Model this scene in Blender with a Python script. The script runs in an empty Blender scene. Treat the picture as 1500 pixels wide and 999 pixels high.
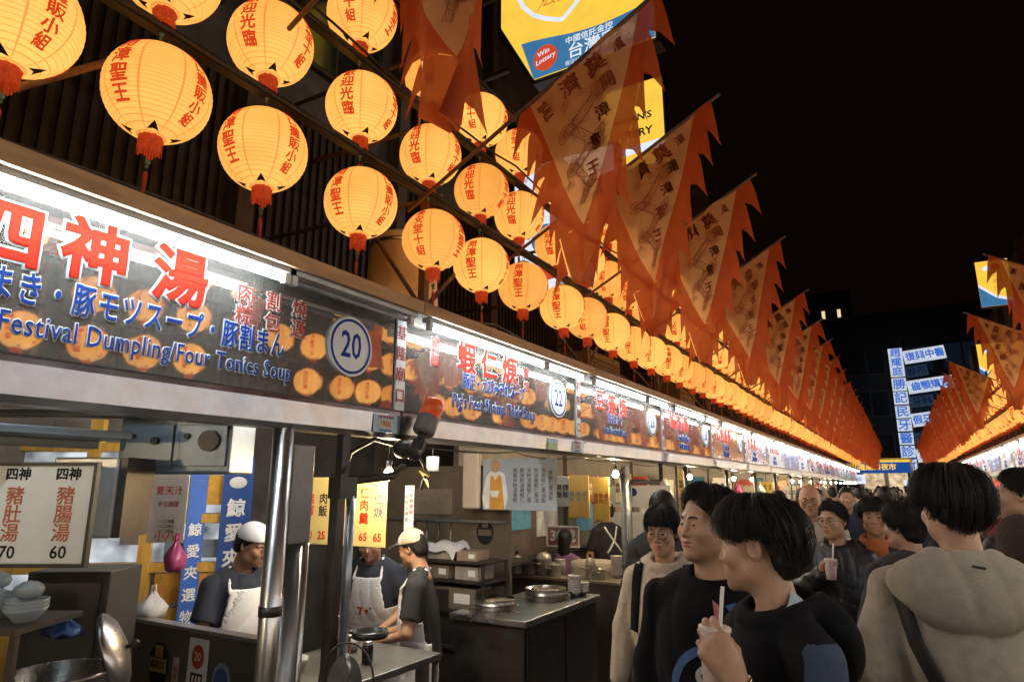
import bpy, math, random
import numpy as np
from mathutils import Matrix, Vector, Euler
S = bpy.context.scene
C = S.collection
PI = math.pi
random.seed(11)
RNG = np.random.default_rng(11)

# ------------------------------------------------------------------ camera, night sky, exposure
cam = bpy.data.cameras.new('camera')
cam.sensor_width = 36.0
cam.lens = 36.0 * 950 / 1500
cam.clip_start = 0.05
cam.clip_end = 600
cob = bpy.data.objects.new('camera', cam)
C.objects.link(cob)
cob.location = (0, 0, 1.75)
yaw, pitch = math.radians(30.36), math.radians(12.55)
cob.rotation_euler = (PI / 2 + pitch, 0, yaw)
S.camera = cob

W = bpy.data.worlds.new('World')
S.world = W
W.use_nodes = True
bg = W.node_tree.nodes['Background']
bg.inputs[0].default_value = (1.0, 0.42, 0.12, 1)     # sodium glow of the town on a black night sky
bg.inputs[1].default_value = 0.0024
S.view_settings.view_transform = 'Standard'
S.view_settings.look = 'None'
S.view_settings.gamma = 1.0
S.view_settings.exposure = 0.22
S.cycles.max_bounces = 6
S.cycles.diffuse_bounces = 3
S.cycles.glossy_bounces = 4
S.cycles.transparent_max_bounces = 8
S.cycles.sample_clamp_indirect = 4.0
S.cycles.caustics_reflective = False
S.cycles.caustics_refractive = False
S.cycles.use_light_tree = True
S.cycles.use_denoising = True

# ------------------------------------------------------------------ helpers: meshes
class MB:
    """collects shapes, linked as ONE mesh object"""
    def __init__(s):
        s.v = []; s.f = []; s.m = []; s.sm = []
    def add(s, vs, fs, mi=0, smooth=False):
        b = len(s.v)
        s.v += [tuple(p) for p in vs]
        s.f += [tuple(b + i for i in f) for f in fs]
        s.m += [mi] * len(fs); s.sm += [smooth] * len(fs)
        return s
    def box(s, c, d, mi=0, rot=None):
        x, y, z = d[0] / 2, d[1] / 2, d[2] / 2
        vs = [Vector((i * x, j * y, k * z)) for k in (-1, 1) for j in (-1, 1) for i in (-1, 1)]
        if rot is not None: vs = [rot @ p for p in vs]
        vs = [p + Vector(c) for p in vs]
        return s.add(vs, [(0, 2, 3, 1), (4, 5, 7, 6), (0, 1, 5, 4), (2, 6, 7, 3), (0, 4, 6, 2), (1, 3, 7, 5)], mi)
    def bb(s, a, b, mi=0):
        return s.box([(a[i] + b[i]) / 2 for i in range(3)], [abs(b[i] - a[i]) for i in range(3)], mi)
    def tube(s, pts, r, n=8, mi=0, caps=True, closed=False):
        pts = [Vector(p) for p in pts]
        m = len(pts)
        rs = r if isinstance(r, (list, tuple)) else [r] * m
        vs = []; up = None
        for i, p in enumerate(pts):
            if closed: t = pts[(i + 1) % m] - pts[i - 1]
            else: t = pts[min(i + 1, m - 1)] - pts[max(i - 1, 0)]
            t.normalize()
            if up is None:
                up = Vector((0, 0, 1)) if abs(t.z) < .9 else Vector((1, 0, 0))
            u = t.cross(up)
            if u.length < 1e-6: u = t.orthogonal()
            u.normalize(); w = u.cross(t); up = w
            for k in range(n):
                a = 2 * PI * k / n
                vs.append(p + (u * math.cos(a) + w * math.sin(a)) * rs[i])
        fs = []
        for i in range(m if closed else m - 1):
            j = (i + 1) % m
            for k in range(n):
                l = (k + 1) % n
                fs.append((i * n + k, j * n + k, j * n + l, i * n + l))
        s.add(vs, fs, mi, True)
        if caps and not closed:
            b = len(s.v) - m * n
            s.f.append(tuple(b + k for k in range(n))); s.m.append(mi); s.sm.append(False)
            s.f.append(tuple(b + (m - 1) * n + k for k in reversed(range(n)))); s.m.append(mi); s.sm.append(False)
        return s
    def cyl(s, a, b, r0, r1=None, n=12, mi=0, caps=True):
        return s.tube([a, b], [r0, r0 if r1 is None else r1], n, mi, caps)
    def lathe(s, prof, c=(0, 0, 0), n=24, mi=0, rot=None, smooth=True):
        vs = []
        for (r, z) in prof:
            for k in range(n):
                a = 2 * PI * k / n
                p = Vector((r * math.cos(a), r * math.sin(a), z))
                if rot is not None: p = rot @ p
                vs.append(p + Vector(c))
        fs = []
        for i in range(len(prof) - 1):
            for k in range(n):
                l = (k + 1) % n
                fs.append((i * n + k, i * n + l, (i + 1) * n + l, (i + 1) * n + k))
        return s.add(vs, fs, mi, smooth)
    def prism(s, poly, h, M, mi=0):
        """2-D polygon (counter-clockwise) thickened from 0 to h along its normal, carried by matrix M"""
        n = len(poly)
        vs = [M @ Vector((p[0], p[1], 0)) for p in poly] + [M @ Vector((p[0], p[1], h)) for p in poly]
        fs = [tuple(reversed(range(n))), tuple(range(n, 2 * n))]
        for k in range(n):
            l = (k + 1) % n
            fs.append((k, l, n + l, n + k))
        return s.add(vs, fs, mi)
    def sphere(s, c, r, n=12, mi=0):
        r = r if isinstance(r, (tuple, list)) else (r, r, r)
        vs = []; fs = []
        m = max(6, n // 2 + 1)
        for i in range(m + 1):
            th = PI * i / m
            for k in range(n):
                a = 2 * PI * k / n
                vs.append((c[0] + r[0] * math.sin(th) * math.cos(a), c[1] + r[1] * math.sin(th) * math.sin(a), c[2] + r[2] * math.cos(th)))
        for i in range(m):
            for k in range(n):
                l = (k + 1) % n
                fs.append((i * n + k, (i + 1) * n + k, (i + 1) * n + l, i * n + l))
        return s.add(vs, fs, mi, True)
    def mesh(s, name, mats):
        me = bpy.data.meshes.new(name)
        me.from_pydata(s.v, [], s.f)
        for m in (mats if isinstance(mats, (list, tuple)) else [mats]): me.materials.append(m)
        me.polygons.foreach_set('material_index', s.m)
        me.polygons.foreach_set('use_smooth', s.sm)
        me.update()
        return me
    def build(s, name, mats, parent=None, bevel=0.0, loc=None, rot=None):
        o = put(name, s.mesh(name, mats), parent, loc, rot)
        if bevel:
            b = o.modifiers.new('edge', 'BEVEL'); b.width = bevel; b.segments = 2; b.limit_method = 'ANGLE'; b.angle_limit = math.radians(40)
        return o

def put(name, me, parent=None, loc=None, rot=None):
    o = bpy.data.objects.new(name, me)
    C.objects.link(o)
    if parent is not None: o.parent = parent
    if loc is not None: o.location = loc
    if rot is not None: o.rotation_euler = rot
    return o

def tag(o, label, cat, group=None):
    o['label'] = label; o['category'] = cat
    if group: o['group'] = group
    return o

def thing(name, label, cat, loc=(0, 0, 0), rotz=0.0, group=None):
    o = bpy.data.objects.new(name, None)
    C.objects.link(o)
    o.empty_display_size = .1
    o.location = loc; o.rotation_euler = (0, 0, rotz)
    return tag(o, label, cat, group)

def dup(root, loc=None, rot=None, label=None, group=None):
    kids = [(c, list(c.children)) for c in root.children]
    r = root.copy(); C.objects.link(r)
    if loc is not None: r.location = loc
    if rot is not None: r.rotation_euler = rot
    if label: r['label'] = label
    if group: r['group'] = group
    for ch, gs in kids:
        c = ch.copy(); C.objects.link(c); c.parent = r
        for g in gs:
            d = g.copy(); C.objects.link(d); d.parent = c
    return r

def structure(o):
    o['kind'] = 'structure'; return o
def stuff(o):
    o['kind'] = 'stuff'; return o

ORD = 'first second third fourth fifth sixth seventh eighth ninth tenth eleventh twelfth thirteenth fourteenth fifteenth sixteenth seventeenth eighteenth nineteenth twentieth'.split()
def rotM(ax, deg): return Matrix.Rotation(math.radians(deg), 3, ax)

# text: glyph outlines turned into meshes (the default font falls back to a CJK face)
_TX = {}
def text_mesh(body, size, extrude=.002, offset=0.0, spacing=1.0, align='CENTER', line=1.0, res=2, shear=0.0):
    key = (body, size, extrude, offset, spacing, align, line, res, shear)
    if key in _TX: return _TX[key]
    cu = bpy.data.curves.new('lettering', 'FONT')
    cu.body = body; cu.size = size; cu.extrude = extrude
    if offset: cu.bevel_depth = offset * size; cu.bevel_resolution = 0
    cu.resolution_u = res; cu.space_character = spacing; cu.space_line = line; cu.shear = shear
    cu.align_x = align; cu.align_y = 'CENTER'
    o = bpy.data.objects.new('lettering', cu); C.objects.link(o)
    dg = bpy.context.evaluated_depsgraph_get()
    me = bpy.data.meshes.new_from_object(o.evaluated_get(dg))
    bpy.data.objects.remove(o); bpy.data.curves.remove(cu)
    me.materials.clear()
    if offset:                      # the bevel only thickens the strokes: press it flat again
        co = np.empty(len(me.vertices) * 3, np.float32); me.vertices.foreach_get('co', co)
        co[2::3] *= max(extrude, 1e-6) / (extrude + offset * size)
        me.vertices.foreach_set('co', co)
    _TX[key] = me
    return me
def lettering(body, size, mat, M, parent, **kw):
    """flat lettering; M carries the text plane (x right, y up, z out) into the parent's space"""
    me = text_mesh(body, size, **kw)
    if len(me.materials) == 0:
        me.materials.append(mat)
    elif me.materials[0] != mat:
        me = me.copy(); me.materials[0] = mat
    o = put('lettering', me, parent)
    o.matrix_local = M
    return o
def frame(o, x, y):
    """text frame at o whose right is x and up is y"""
    x = Vector(x).normalized(); y = Vector(y); z = x.cross(y).normalized(); y = z.cross(x)
    M = Matrix((x, y, z)).transposed().to_4x4(); M.translation = Vector(o)
    return M

# ------------------------------------------------------------------ helpers: materials
_M = {}
def mat(name, col, rough=.6, metal=0.0, var=.18, scale=9.0, bump=0.0, bscale=40.0, rvar=.12, emit=None, estr=0.0, trans=0.0, spec=.5, stretch=(1, 1, 1), stain=None, sstain=2.0, samt=.5, sheen=0.0, coat=0.0, sss=0.0, alpha=1.0):
    if name in _M: return _M[name]
    m = bpy.data.materials.new(name); m.use_nodes = True
    nt = m.node_tree; N = nt.nodes; L = nt.links
    b = N['Principled BSDF']
    b.inputs['Metallic'].default_value = metal
    b.inputs['Specular IOR Level'].default_value = spec
    tc = N.new('ShaderNodeTexCoord'); mp = N.new('ShaderNodeMapping'); mp.inputs['Scale'].default_value = stretch
    L.new(tc.outputs['Object'], mp.inputs[0])
    nz = N.new('ShaderNodeTexNoise'); nz.inputs['Scale'].default_value = scale; nz.inputs['Detail'].default_value = 6; nz.inputs['Roughness'].default_value = .65
    L.new(mp.outputs[0], nz.inputs['Vector'])
    hs = N.new('ShaderNodeMix'); hs.data_type = 'RGBA'
    c = Vector(col)
    hs.inputs[6].default_value = (*[max(0, x * (1 - var)) for x in c], 1); hs.inputs[7].default_value = (*[min(1, x * (1 + var)) for x in c], 1)
    rm = N.new('ShaderNodeMapRange'); rm.inputs[1].default_value = .3; rm.inputs[2].default_value = .7
    L.new(nz.outputs[0], rm.inputs[0]); L.new(rm.outputs[0], hs.inputs[0])
    out = hs.outputs[2]
    if stain is not None:
        n2 = N.new('ShaderNodeTexNoise'); n2.inputs['Scale'].default_value = sstain; n2.inputs['Detail'].default_value = 8; n2.inputs['Roughness'].default_value = .7
        L.new(mp.outputs[0], n2.inputs['Vector'])
        r2 = N.new('ShaderNodeMapRange'); r2.inputs[1].default_value = .5; r2.inputs[2].default_value = .68; r2.inputs[4].default_value = samt
        L.new(n2.outputs[0], r2.inputs[0])
        h2 = N.new('ShaderNodeMix'); h2.data_type = 'RGBA'
        L.new(r2.outputs[0], h2.inputs[0]); L.new(out, h2.inputs[6]); h2.inputs[7].default_value = (*stain, 1)
        out = h2.outputs[2]
    L.new(out, b.inputs['Base Color'])
    rr = N.new('ShaderNodeMapRange'); rr.inputs[3].default_value = max(.02, rough - rvar); rr.inputs[4].default_value = min(1, rough + rvar)
    L.new(nz.outputs[0], rr.inputs[0]); L.new(rr.outputs[0], b.inputs['Roughness'])
    if bump:
        nb = N.new('ShaderNodeTexNoise'); nb.inputs['Scale'].default_value = bscale; nb.inputs['Detail'].default_value = 4
        L.new(mp.outputs[0], nb.inputs['Vector'])
        bp = N.new('ShaderNodeBump'); bp.inputs['Strength'].default_value = bump; bp.inputs['Distance'].default_value = .01
        L.new(nb.outputs[0], bp.inputs['Height']); L.new(bp.outputs[0], b.inputs['Normal'])
    if emit is not None:
        b.inputs['Emission Color'].default_value = (*emit, 1); b.inputs['Emission Strength'].default_value = estr
    if sheen: b.inputs['Sheen Weight'].default_value = sheen
    if coat: b.inputs['Coat Weight'].default_value = coat
    if sss:
        b.inputs['Subsurface Weight'].default_value = sss; b.inputs['Subsurface Radius'].default_value = (.012, .005, .003); b.inputs['Subsurface Scale'].default_value = 1.0
    if alpha < 1: b.inputs['Alpha'].default_value = alpha
    if trans:                       # thin cloth or paper: part of the light comes through
        tr = N.new('ShaderNodeBsdfTranslucent'); mx = N.new('ShaderNodeMixShader'); mx.inputs[0].default_value = trans
        L.new(out, tr.inputs[0]); L.new(b.outputs[0], mx.inputs[1]); L.new(tr.outputs[0], mx.inputs[2])
        L.new(mx.outputs[0], N['Material Output'].inputs[0])
    _M[name] = m
    return m
def light_mat(name, col, s, noise=0.0, sampling='AUTO'):
    if name in _M: return _M[name]
    m = bpy.data.materials.new(name); m.use_nodes = True
    nt = m.node_tree; N = nt.nodes; L = nt.links
    N.remove(N['Principled BSDF'])
    e = N.new('ShaderNodeEmission'); e.inputs[0].default_value = (*col, 1); e.inputs[1].default_value = s
    if noise:
        tc = N.new('ShaderNodeTexCoord'); nz = N.new('ShaderNodeTexNoise'); nz.inputs['Scale'].default_value = 5
        L.new(tc.outputs['Object'], nz.inputs['Vector'])
        mr = N.new('ShaderNodeMapRange'); mr.inputs[1].default_value = .3; mr.inputs[2].default_value = .7; mr.inputs[3].default_value = s * (1 - noise); mr.inputs[4].default_value = s * (1 + noise)
        L.new(nz.outputs[0], mr.inputs[0]); L.new(mr.outputs[0], e.inputs[1])
    L.new(e.outputs[0], N['Material Output'].inputs[0])
    m.cycles.emission_sampling = sampling
    _M[name] = m
    return m

STEEL = mat('stainless_steel', (.55, .55, .54), .3, 1.0, .2, 3, .12, 8, .14, stain=(.25, .19, .12), samt=.45, sstain=3)
PANEL = mat('mirror_sign_steel', (.70, .66, .60), .022, .85, .12, 6, .10, 1.9, .016, stain=(.30, .24, .17), samt=.45, sstain=4, stretch=(1, 1, .5))
CHAN = mat('dented_channel_steel', (.37, .37, .385), .32, 1.0, .2, 5, .95, 3.4, .12, stain=(.34, .24, .14), samt=.6, sstain=2.2)
DSTEEL = mat('dark_steel', (.07, .065, .06), .45, .7, .4, 6, .2, 30, stain=(.12, .06, .025), samt=.6)
RUST = mat('rusty_iron', (.16, .085, .045), .75, .3, .5, 14, .4, 60, stain=(.05, .035, .03), samt=.7)
WOODTRIM = mat('worn_trim', (.52, .30, .14), .55, 0, .3, 12, .3, 40, stain=(.08, .05, .03), samt=.7, stretch=(1, .2, 1))
BLACK = mat('black_plastic', (.018, .017, .016), .5, 0, .3)
WHITE = mat('white_paint', (.78, .78, .76), .45, 0, .06)
CREAM = mat('cream_board', (.70, .62, .42), .55, 0, .08)
REDL = mat('red_lettering', (.60, .022, .008), .75, 0, .08, spec=.15)
BLUEL = mat('blue_lettering', (.012, .045, .26), .75, 0, .08, spec=.15)
DREDL = mat('dark_red_lettering', (.36, .05, .03), .75, 0, .1, spec=.15)
INK = mat('black_lettering', (.02, .02, .022), .75, 0, .1, spec=.15)
PINKL = mat('pink_lettering', (.75, .35, .36), .75, 0, .1, spec=.15)
GREYW = mat('grey_strip_board', (.66, .65, .63), .5, 0, .12)
YEL = mat('yellow_board', (.80, .58, .16), .5, 0, .07)
ORANGE = mat('orange_plastic', (.80, .20, .03), .5, 0, .1)
BROWNW = mat('brown_partition', (.15, .115, .08), .6, 0, .25, 5, .1, 30, stain=(.1, .075, .05), samt=.5)
DWALL = mat('dark_brown_cladding', (.050, .035, .024), .6, 0, .4, 4, .25, 30, stain=(.04, .03, .025), samt=.7, stretch=(1, 1, .25))
CONC = mat('dark_concrete', (.13, .115, .10), .85, 0, .35, 3, .3, 20, stain=(.05, .045, .04), samt=.6)
GLASSY = mat('dark_glass', (.02, .025, .03), .12, 0, .2, spec=.8)
TUBE = light_mat('tube_light', (.84, .94, 1.0), 70)
TUBEIN = light_mat('warm_tube_light', (1.0, .90, .72), 30)
BULB = light_mat('warm_bulb', (1.0, .74, .42), 700)
ASPH = mat('wet_asphalt', (.045, .042, .040), .55, 0, .4, 8, .5, 60, stain=(.02, .019, .018), samt=.7)
# ------------------------------------------------------------------ the street
g = MB(); g.bb((-60, -30, -.2), (60, 160, 0)); structure(g.build('ground', CONC))
g = MB(); g.bb((-2.0, -12, .0), (2.0, 60, .006)); structure(g.build('street', ASPH))

# ------------------------------------------------------------------ stall signs
XW, ZB, ZP, ZT = 2.30, 1.995, 2.135, 2.66
LS = 2.32
Y0 = .34
def sframe(y, z, x=.0035): return frame((x, y, z), (0, 1, 0), (0, 0, 1))
CHAN_PROF = [(-.05, 1.99), (.035, 1.99), (.062, 2.012), (.066, 2.108), (.061, 2.128), (-.05, 2.128)]
def stall_sign(side, k, sp):
    yc = Y0 + LS * (k + .5)
    root = thing('stall_sign', sp['label'], 'shop sign', (side * XW, yc, 0), PI if side > 0 else 0, 'lit steel fascia signs of the food stalls')
    h = LS / 2 - .004
    p = MB(); p.bb((-.05, -h, 2.131), (0, h, ZT)); p.build('panel', sp.get('panel', PANEL), root)
    c = MB()
    n = len(CHAN_PROF)
    vs = [(x, y, z) for y in (-h, h) for x, z in CHAN_PROF]
    c.add(vs, [tuple(reversed(range(n))), tuple(range(n, 2 * n))] + [(i, (i + 1) % n, n + (i + 1) % n, n + i) for i in range(n)])
    c.build('channel', CHAN, root)
    c = MB(); c.bb((.0005, -h, 2.1285), (.0615, h, 2.136)); c.build('gap_shade_strip', BLACK, root)  # dark strip put in as the shade of the gap above the channel
    hd = MB()                                         # sloping steel hood over the tubes, trimmed with a worn board
    prof = [(-.05, ZT + .002), (.003, ZT + .002), (.175, 2.668), (.175, 2.70), (-.05, 2.72)]
    n = len(prof)
    vs = [(x, y, z) for y in (-h, h) for x, z in prof]
    hd.add(vs, [tuple(reversed(range(n))), tuple(range(n, 2 * n))] + [(i, (i + 1) % n, n + (i + 1) % n, n + i) for i in range(n)])
    hood = hd.build('hood', STEEL, root)
    t = MB(); t.bb((.177, -h, 2.648), (.20, h, 2.712)); t.build('trim', WOODTRIM, hood)
    s = MB(); s.bb((.0, -LS / 2 + .005, 2.14), (.012, -LS / 2 + .083, ZT - .01)); st = s.build('name_strip', GREYW, root)
    for i, ch in enumerate('基隆廟口'):
        lettering(ch, .085, DREDL if i < 4 else INK, sframe(-LS / 2 + .044, 2.565 - i * .115, .0135), st, extrude=.001)
    # lamps: batten, caps and tubes
    for (a, b, lit) in sp.get('tubes', [(-1.05, .20, 1), (.34, .95, 1)]):
        l = MB(); l.bb((.115, a - .05, 2.628), (.165, b + .05, 2.655)); lamp = l.build('lamp_batten', mat('white_enamel', (.6, .6, .58), .4), root)
        for yy, q in ((a, -1), (b, 1)):
            e = MB(); e.bb((.125, yy + q * .002, 2.585), (.155, yy + q * .03, 2.627)); e.build('lamp_holder', WHITE, lamp)
        u = MB(); u.cyl((.14, a, 2.602), (.14, b, 2.602), .0105, n=12); u.build('tube', TUBE if lit else mat('unlit_tube', (.30, .31, .32), .25), lamp)
    for (txt, y, z, size, m, wo, sp_, ov) in sp['text']:
        sqx = sp.get('sq', {}).get(txt, .72 if len(txt) > 5 else 1); al = 'RIGHT' if txt in sp.get('sq', {}) else 'CENTER'
        SQ = Matrix.Diagonal((sqx, 1.12 if len(txt) > 5 else 1, 1, 1))
        if wo:
            lettering(txt, size, WHITE if wo == 1 else PINKL, sframe(y, z, .0025) @ SQ, root, extrude=.001, offset=ov + .034, spacing=sp_, align=al)
        lettering(txt, size, m, sframe(y, z, .0055) @ SQ, root, extrude=.001, offset=ov, spacing=sp_, align=al)
    if sp.get('num'):
        y = .82
        d = MB()
        d.lathe([(0, .012), (.150, .012), (.150, 0)], n=40, rot=Matrix(((0, 0, 1), (1, 0, 0), (0, 1, 0))), c=(.001, y, 2.425), smooth=False)
        disc = d.build('number_disc', WHITE, root)
        r = MB(); r.lathe([(.125, .014), (.138, .014), (.138, .010), (.125, .010), (.125, .014)], n=40, rot=Matrix(((0, 0, 1), (1, 0, 0), (0, 1, 0))), c=(.001, y, 2.425), smooth=False)
        r.build('ring', BLUEL, disc)
        lettering(sp['num'], .185, BLUEL, frame((.0145, y, 2.425), (0, 1, 0), (0, 0, 1)) @ Matrix.Diagonal((.78, 1, 1, 1)), disc, extrude=.001, offset=.012)
    if sp.get('sticker', True):
        y = LS / 2 - .125
        q = MB(); q.bb((.0665, y - .09, 2.012), (.069, y + .09, 2.102)); sk = q.build('sticker', mat('pale_blue_sticker', (.36, .52, .68), .4, 0, .1), root)
        q = MB(); q.bb((.0695, y - .055, 2.035), (.0705, y + .055, 2.075)); q.build('year_plate', mat('cream_sticker', (.72, .64, .45), .5), sk)
        lettering('1950.', .042, DREDL, sframe(y, 2.055, .0712), sk, extrude=.0004, offset=.01)
        lettering('全國市場營業績優', .0155, REDL, sframe(y, 2.090, .0697), sk, extrude=.0004)
        lettering('CENTURY MKT', .014, BLUEL, sframe(y, 2.022, .0697), sk, extrude=.0004)
    return root

R1, B1 = REDL, BLUEL
NUM = dict(zip(range(20), 'one two three four five six seven eight nine ten eleven twelve thirteen'.split()))
L20 = dict(sq={'肉まき・豚モツスープ・豚割まん': .70, 'Dragon Festival Dumpling/Four Tonics Soup': .80}, label='stainless stall sign 20 with big red characters and Four Tonics Soup in blue', num='20',
    tubes=[(-1.05, .27, 1), (.34, 1.10, 0)],
    text=[('四', -.67, 2.50, .225, R1, 1, 1, .035), ('神', -.40, 2.515, .225, R1, 1, 1, .035), ('湯', -.09, 2.515, .225, R1, 1, 1, .035),
          ('肉粽', .145, 2.0, .1, R1, 0, 1, 0)][:3] +
         [('肉まき・豚モツスープ・豚割まん', .42, 2.345, .105, B1, 1, 1.18, .02),
          ('Dragon Festival Dumpling/Four Tonics Soup', .47, 2.235, .088, B1, 1, 1.08, .006)] +
         [(c, .20 + .145 * i, 2.535 - .095 * j, .088, DREDL, 1, 1, .012) for i, col in enumerate(('肉粽', '割包', '燒邁')) for j, c in enumerate(col)])
L22 = dict(sq={"Pig's Feet Shrimp Thick Soup": .84, '豚足・えびみぞれスープ': .74}, label='stainless stall sign 22 with red characters and Shrimp Thick Soup in blue', num='22',
    tubes=[(-1.02, .30, 1), (.40, 1.0, 1)],
    text=[('蝦', -.47, 2.53, .205, R1, 1, 1, .03), ('仁', -.20, 2.525, .205, R1, 1, 1, .03), ('焿', .07, 2.53, .205, R1, 1, 1, .03)] +
         [(c, -.80, 2.565 - .1 * j, .09, DREDL, 1, 1, .012) for j, c in enumerate('豬脚')] + [(c, .31, 2.555 - .1 * j, .085, DREDL, 1, 1, .012) for j, c in enumerate('羹焿')] +
         [('豚足・えびみぞれスープ', .28, 2.385, .095, B1, 1, 1.05, .02), ("Pig's Feet Shrimp Thick Soup", .44, 2.255, .105, B1, 1, 1.02, .006)])
L26 = dict(label='stainless stall sign 26 with red characters and Bean Vermicelli in blue', num='26',
    text=[('豆', -.62, 2.50, .2, R1, 1, 1, .03), ('簽', -.33, 2.49, .2, R1, 1, 1, .03), ('焿', -.05, 2.48, .2, R1, 1, 1, .03),
          ('豆そばスープ', -.25, 2.355, .09, B1, 1, 1.0, .02), ('Bean Vermicelli Soup', -.25, 2.25, .095, B1, 1, 1.0, .006)])
PAN2 = mat('pale_sign_panel', (.62, .50, .46), .25, .6, .15, 6, .05, 8)
PAN3 = mat('white_sign_panel', (.68, .66, .66), .3, .4, .12, 6, .05, 8)
PAN4 = mat('blue_sign_panel', (.10, .14, .34), .3, .3, .2, 6, .05, 8)
PAN5 = mat('amber_sign_panel', (.52, .30, .13), .2, .8, .2, 6, .05, 8)
def generic(k, side):
    reds = ['三泡焿', '天婦羅', '鼎邊趖', '滷肉飯', '紅燒鰻羹', '螃蟹羹', '營養三明治', '生魚片', '蚵仔煎', '米粉湯', '泡泡冰', '奶油螃蟹', '魯排骨']
    eng = ['Thick Soup', 'Tempura', 'Rice Noodle Soup', 'Braised Pork Rice', 'Eel Thick Soup', 'Crab Soup', 'Sandwich', 'Sashimi', 'Oyster Omelet', 'Rice Noodles', 'Shaved Ice', 'Butter Crab', 'Pork Ribs']
    i = (k * 1 + (6 if side > 0 else 0)) % len(reds)
    t = reds[i]; n = len(t)
    pan = [PANEL, PAN5, PAN2, PAN3, PAN4, PAN3, PAN2, PAN5][(k + (3 if side > 0 else 5)) % 8]
    if side < 0 and k < 4: pan = PANEL
    dark = pan in (PAN4,)
    tx = [(c, -.85 + (.25 if n > 3 else .30) * j + .12, 2.50, .21 if n < 5 else .19, WHITE if dark else REDL, 0 if dark else (2 if k % 3 == 0 else 1), 1, .03) for j, c in enumerate(t)]
    tx += [(eng[i], -.25, 2.33, .10, WHITE if dark else BLUEL, 0 if dark else 1, 1.0, .006), ('基隆' + t, -.25, 2.22, .085, WHITE if dark else BLUEL, 0 if dark else 1, 1.1, .02)]
    who = ('left' if side < 0 else 'right')
    lab = f'lit stall sign on the {who} row, {ORD[min(k, 19)]} stall along from the sign numbered 20' if k > 0 else f'stall sign on the {who} row beside the camera, stall {abs(k)} back'
    return dict(label=lab, num=str(20 + 2 * k + (0 if k < 2 else 2)) if side < 0 else str(19 + 2 * k), panel=pan, text=tx)
for k in range(-3, 20):
    if k == 0: sp = L20
    elif k == 1: sp = L22
    elif k == 2: sp = L26
    else: sp = generic(k, -1)
    if k < 0: sp['text'] = []; sp['sticker'] = False
    stall_sign(-1, k, sp)
for k in range(-3, 20):
    sp = generic(k, 1)
    if k < 6 or k > 15: sp['text'] = sp['text'][:4]; sp['sticker'] = False
    stall_sign(1, k, sp)

# stall roofs: one sheet-metal roof slab per stall
for side in (-1, 1):
    for k in range(-3, 20):
        yc = Y0 + LS * (k + .5)
        who = 'left' if side < 0 else 'right'
        m = MB(); a, b = yc - LS / 2 + .003, yc + LS / 2 - .003
        m.bb((side * 2.36, a, 2.722), (side * 4.3, b, 2.75))
        for j in range(6):
            xx = 2.5 + .32 * j
            m.bb((side * xx, a, 2.751), (side * (xx + .03), b, 2.772))
        o = m.build('stall_roof', mat('roof_sheet', (.17, .15, .13), .55, .4, .3, 4, .2, 20, stain=(.09, .05, .03), samt=.6))
        tag(o, f'ribbed metal roof over the {who} row, ' + (f'{ORD[k]} stall beyond the camera' if k >= 0 else 'behind the camera'), 'roof', 'stall roofs')
        m = MB()                                     # dark soffit beam behind the channel
        m.bb((side * 2.36, a, 2.0), (side * 2.46, b, 2.70))
        m.bb((side * 2.46, a, 2.60), (side * 4.28, b, 2.70))
        o = m.build('fascia_beam', DSTEEL)
        tag(o, f'dark beam behind the {who} sign row, ' + (f'{ORD[k]} stall beyond the camera' if k >= 0 else 'behind the camera'), 'beam', 'beams behind the signs')

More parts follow.
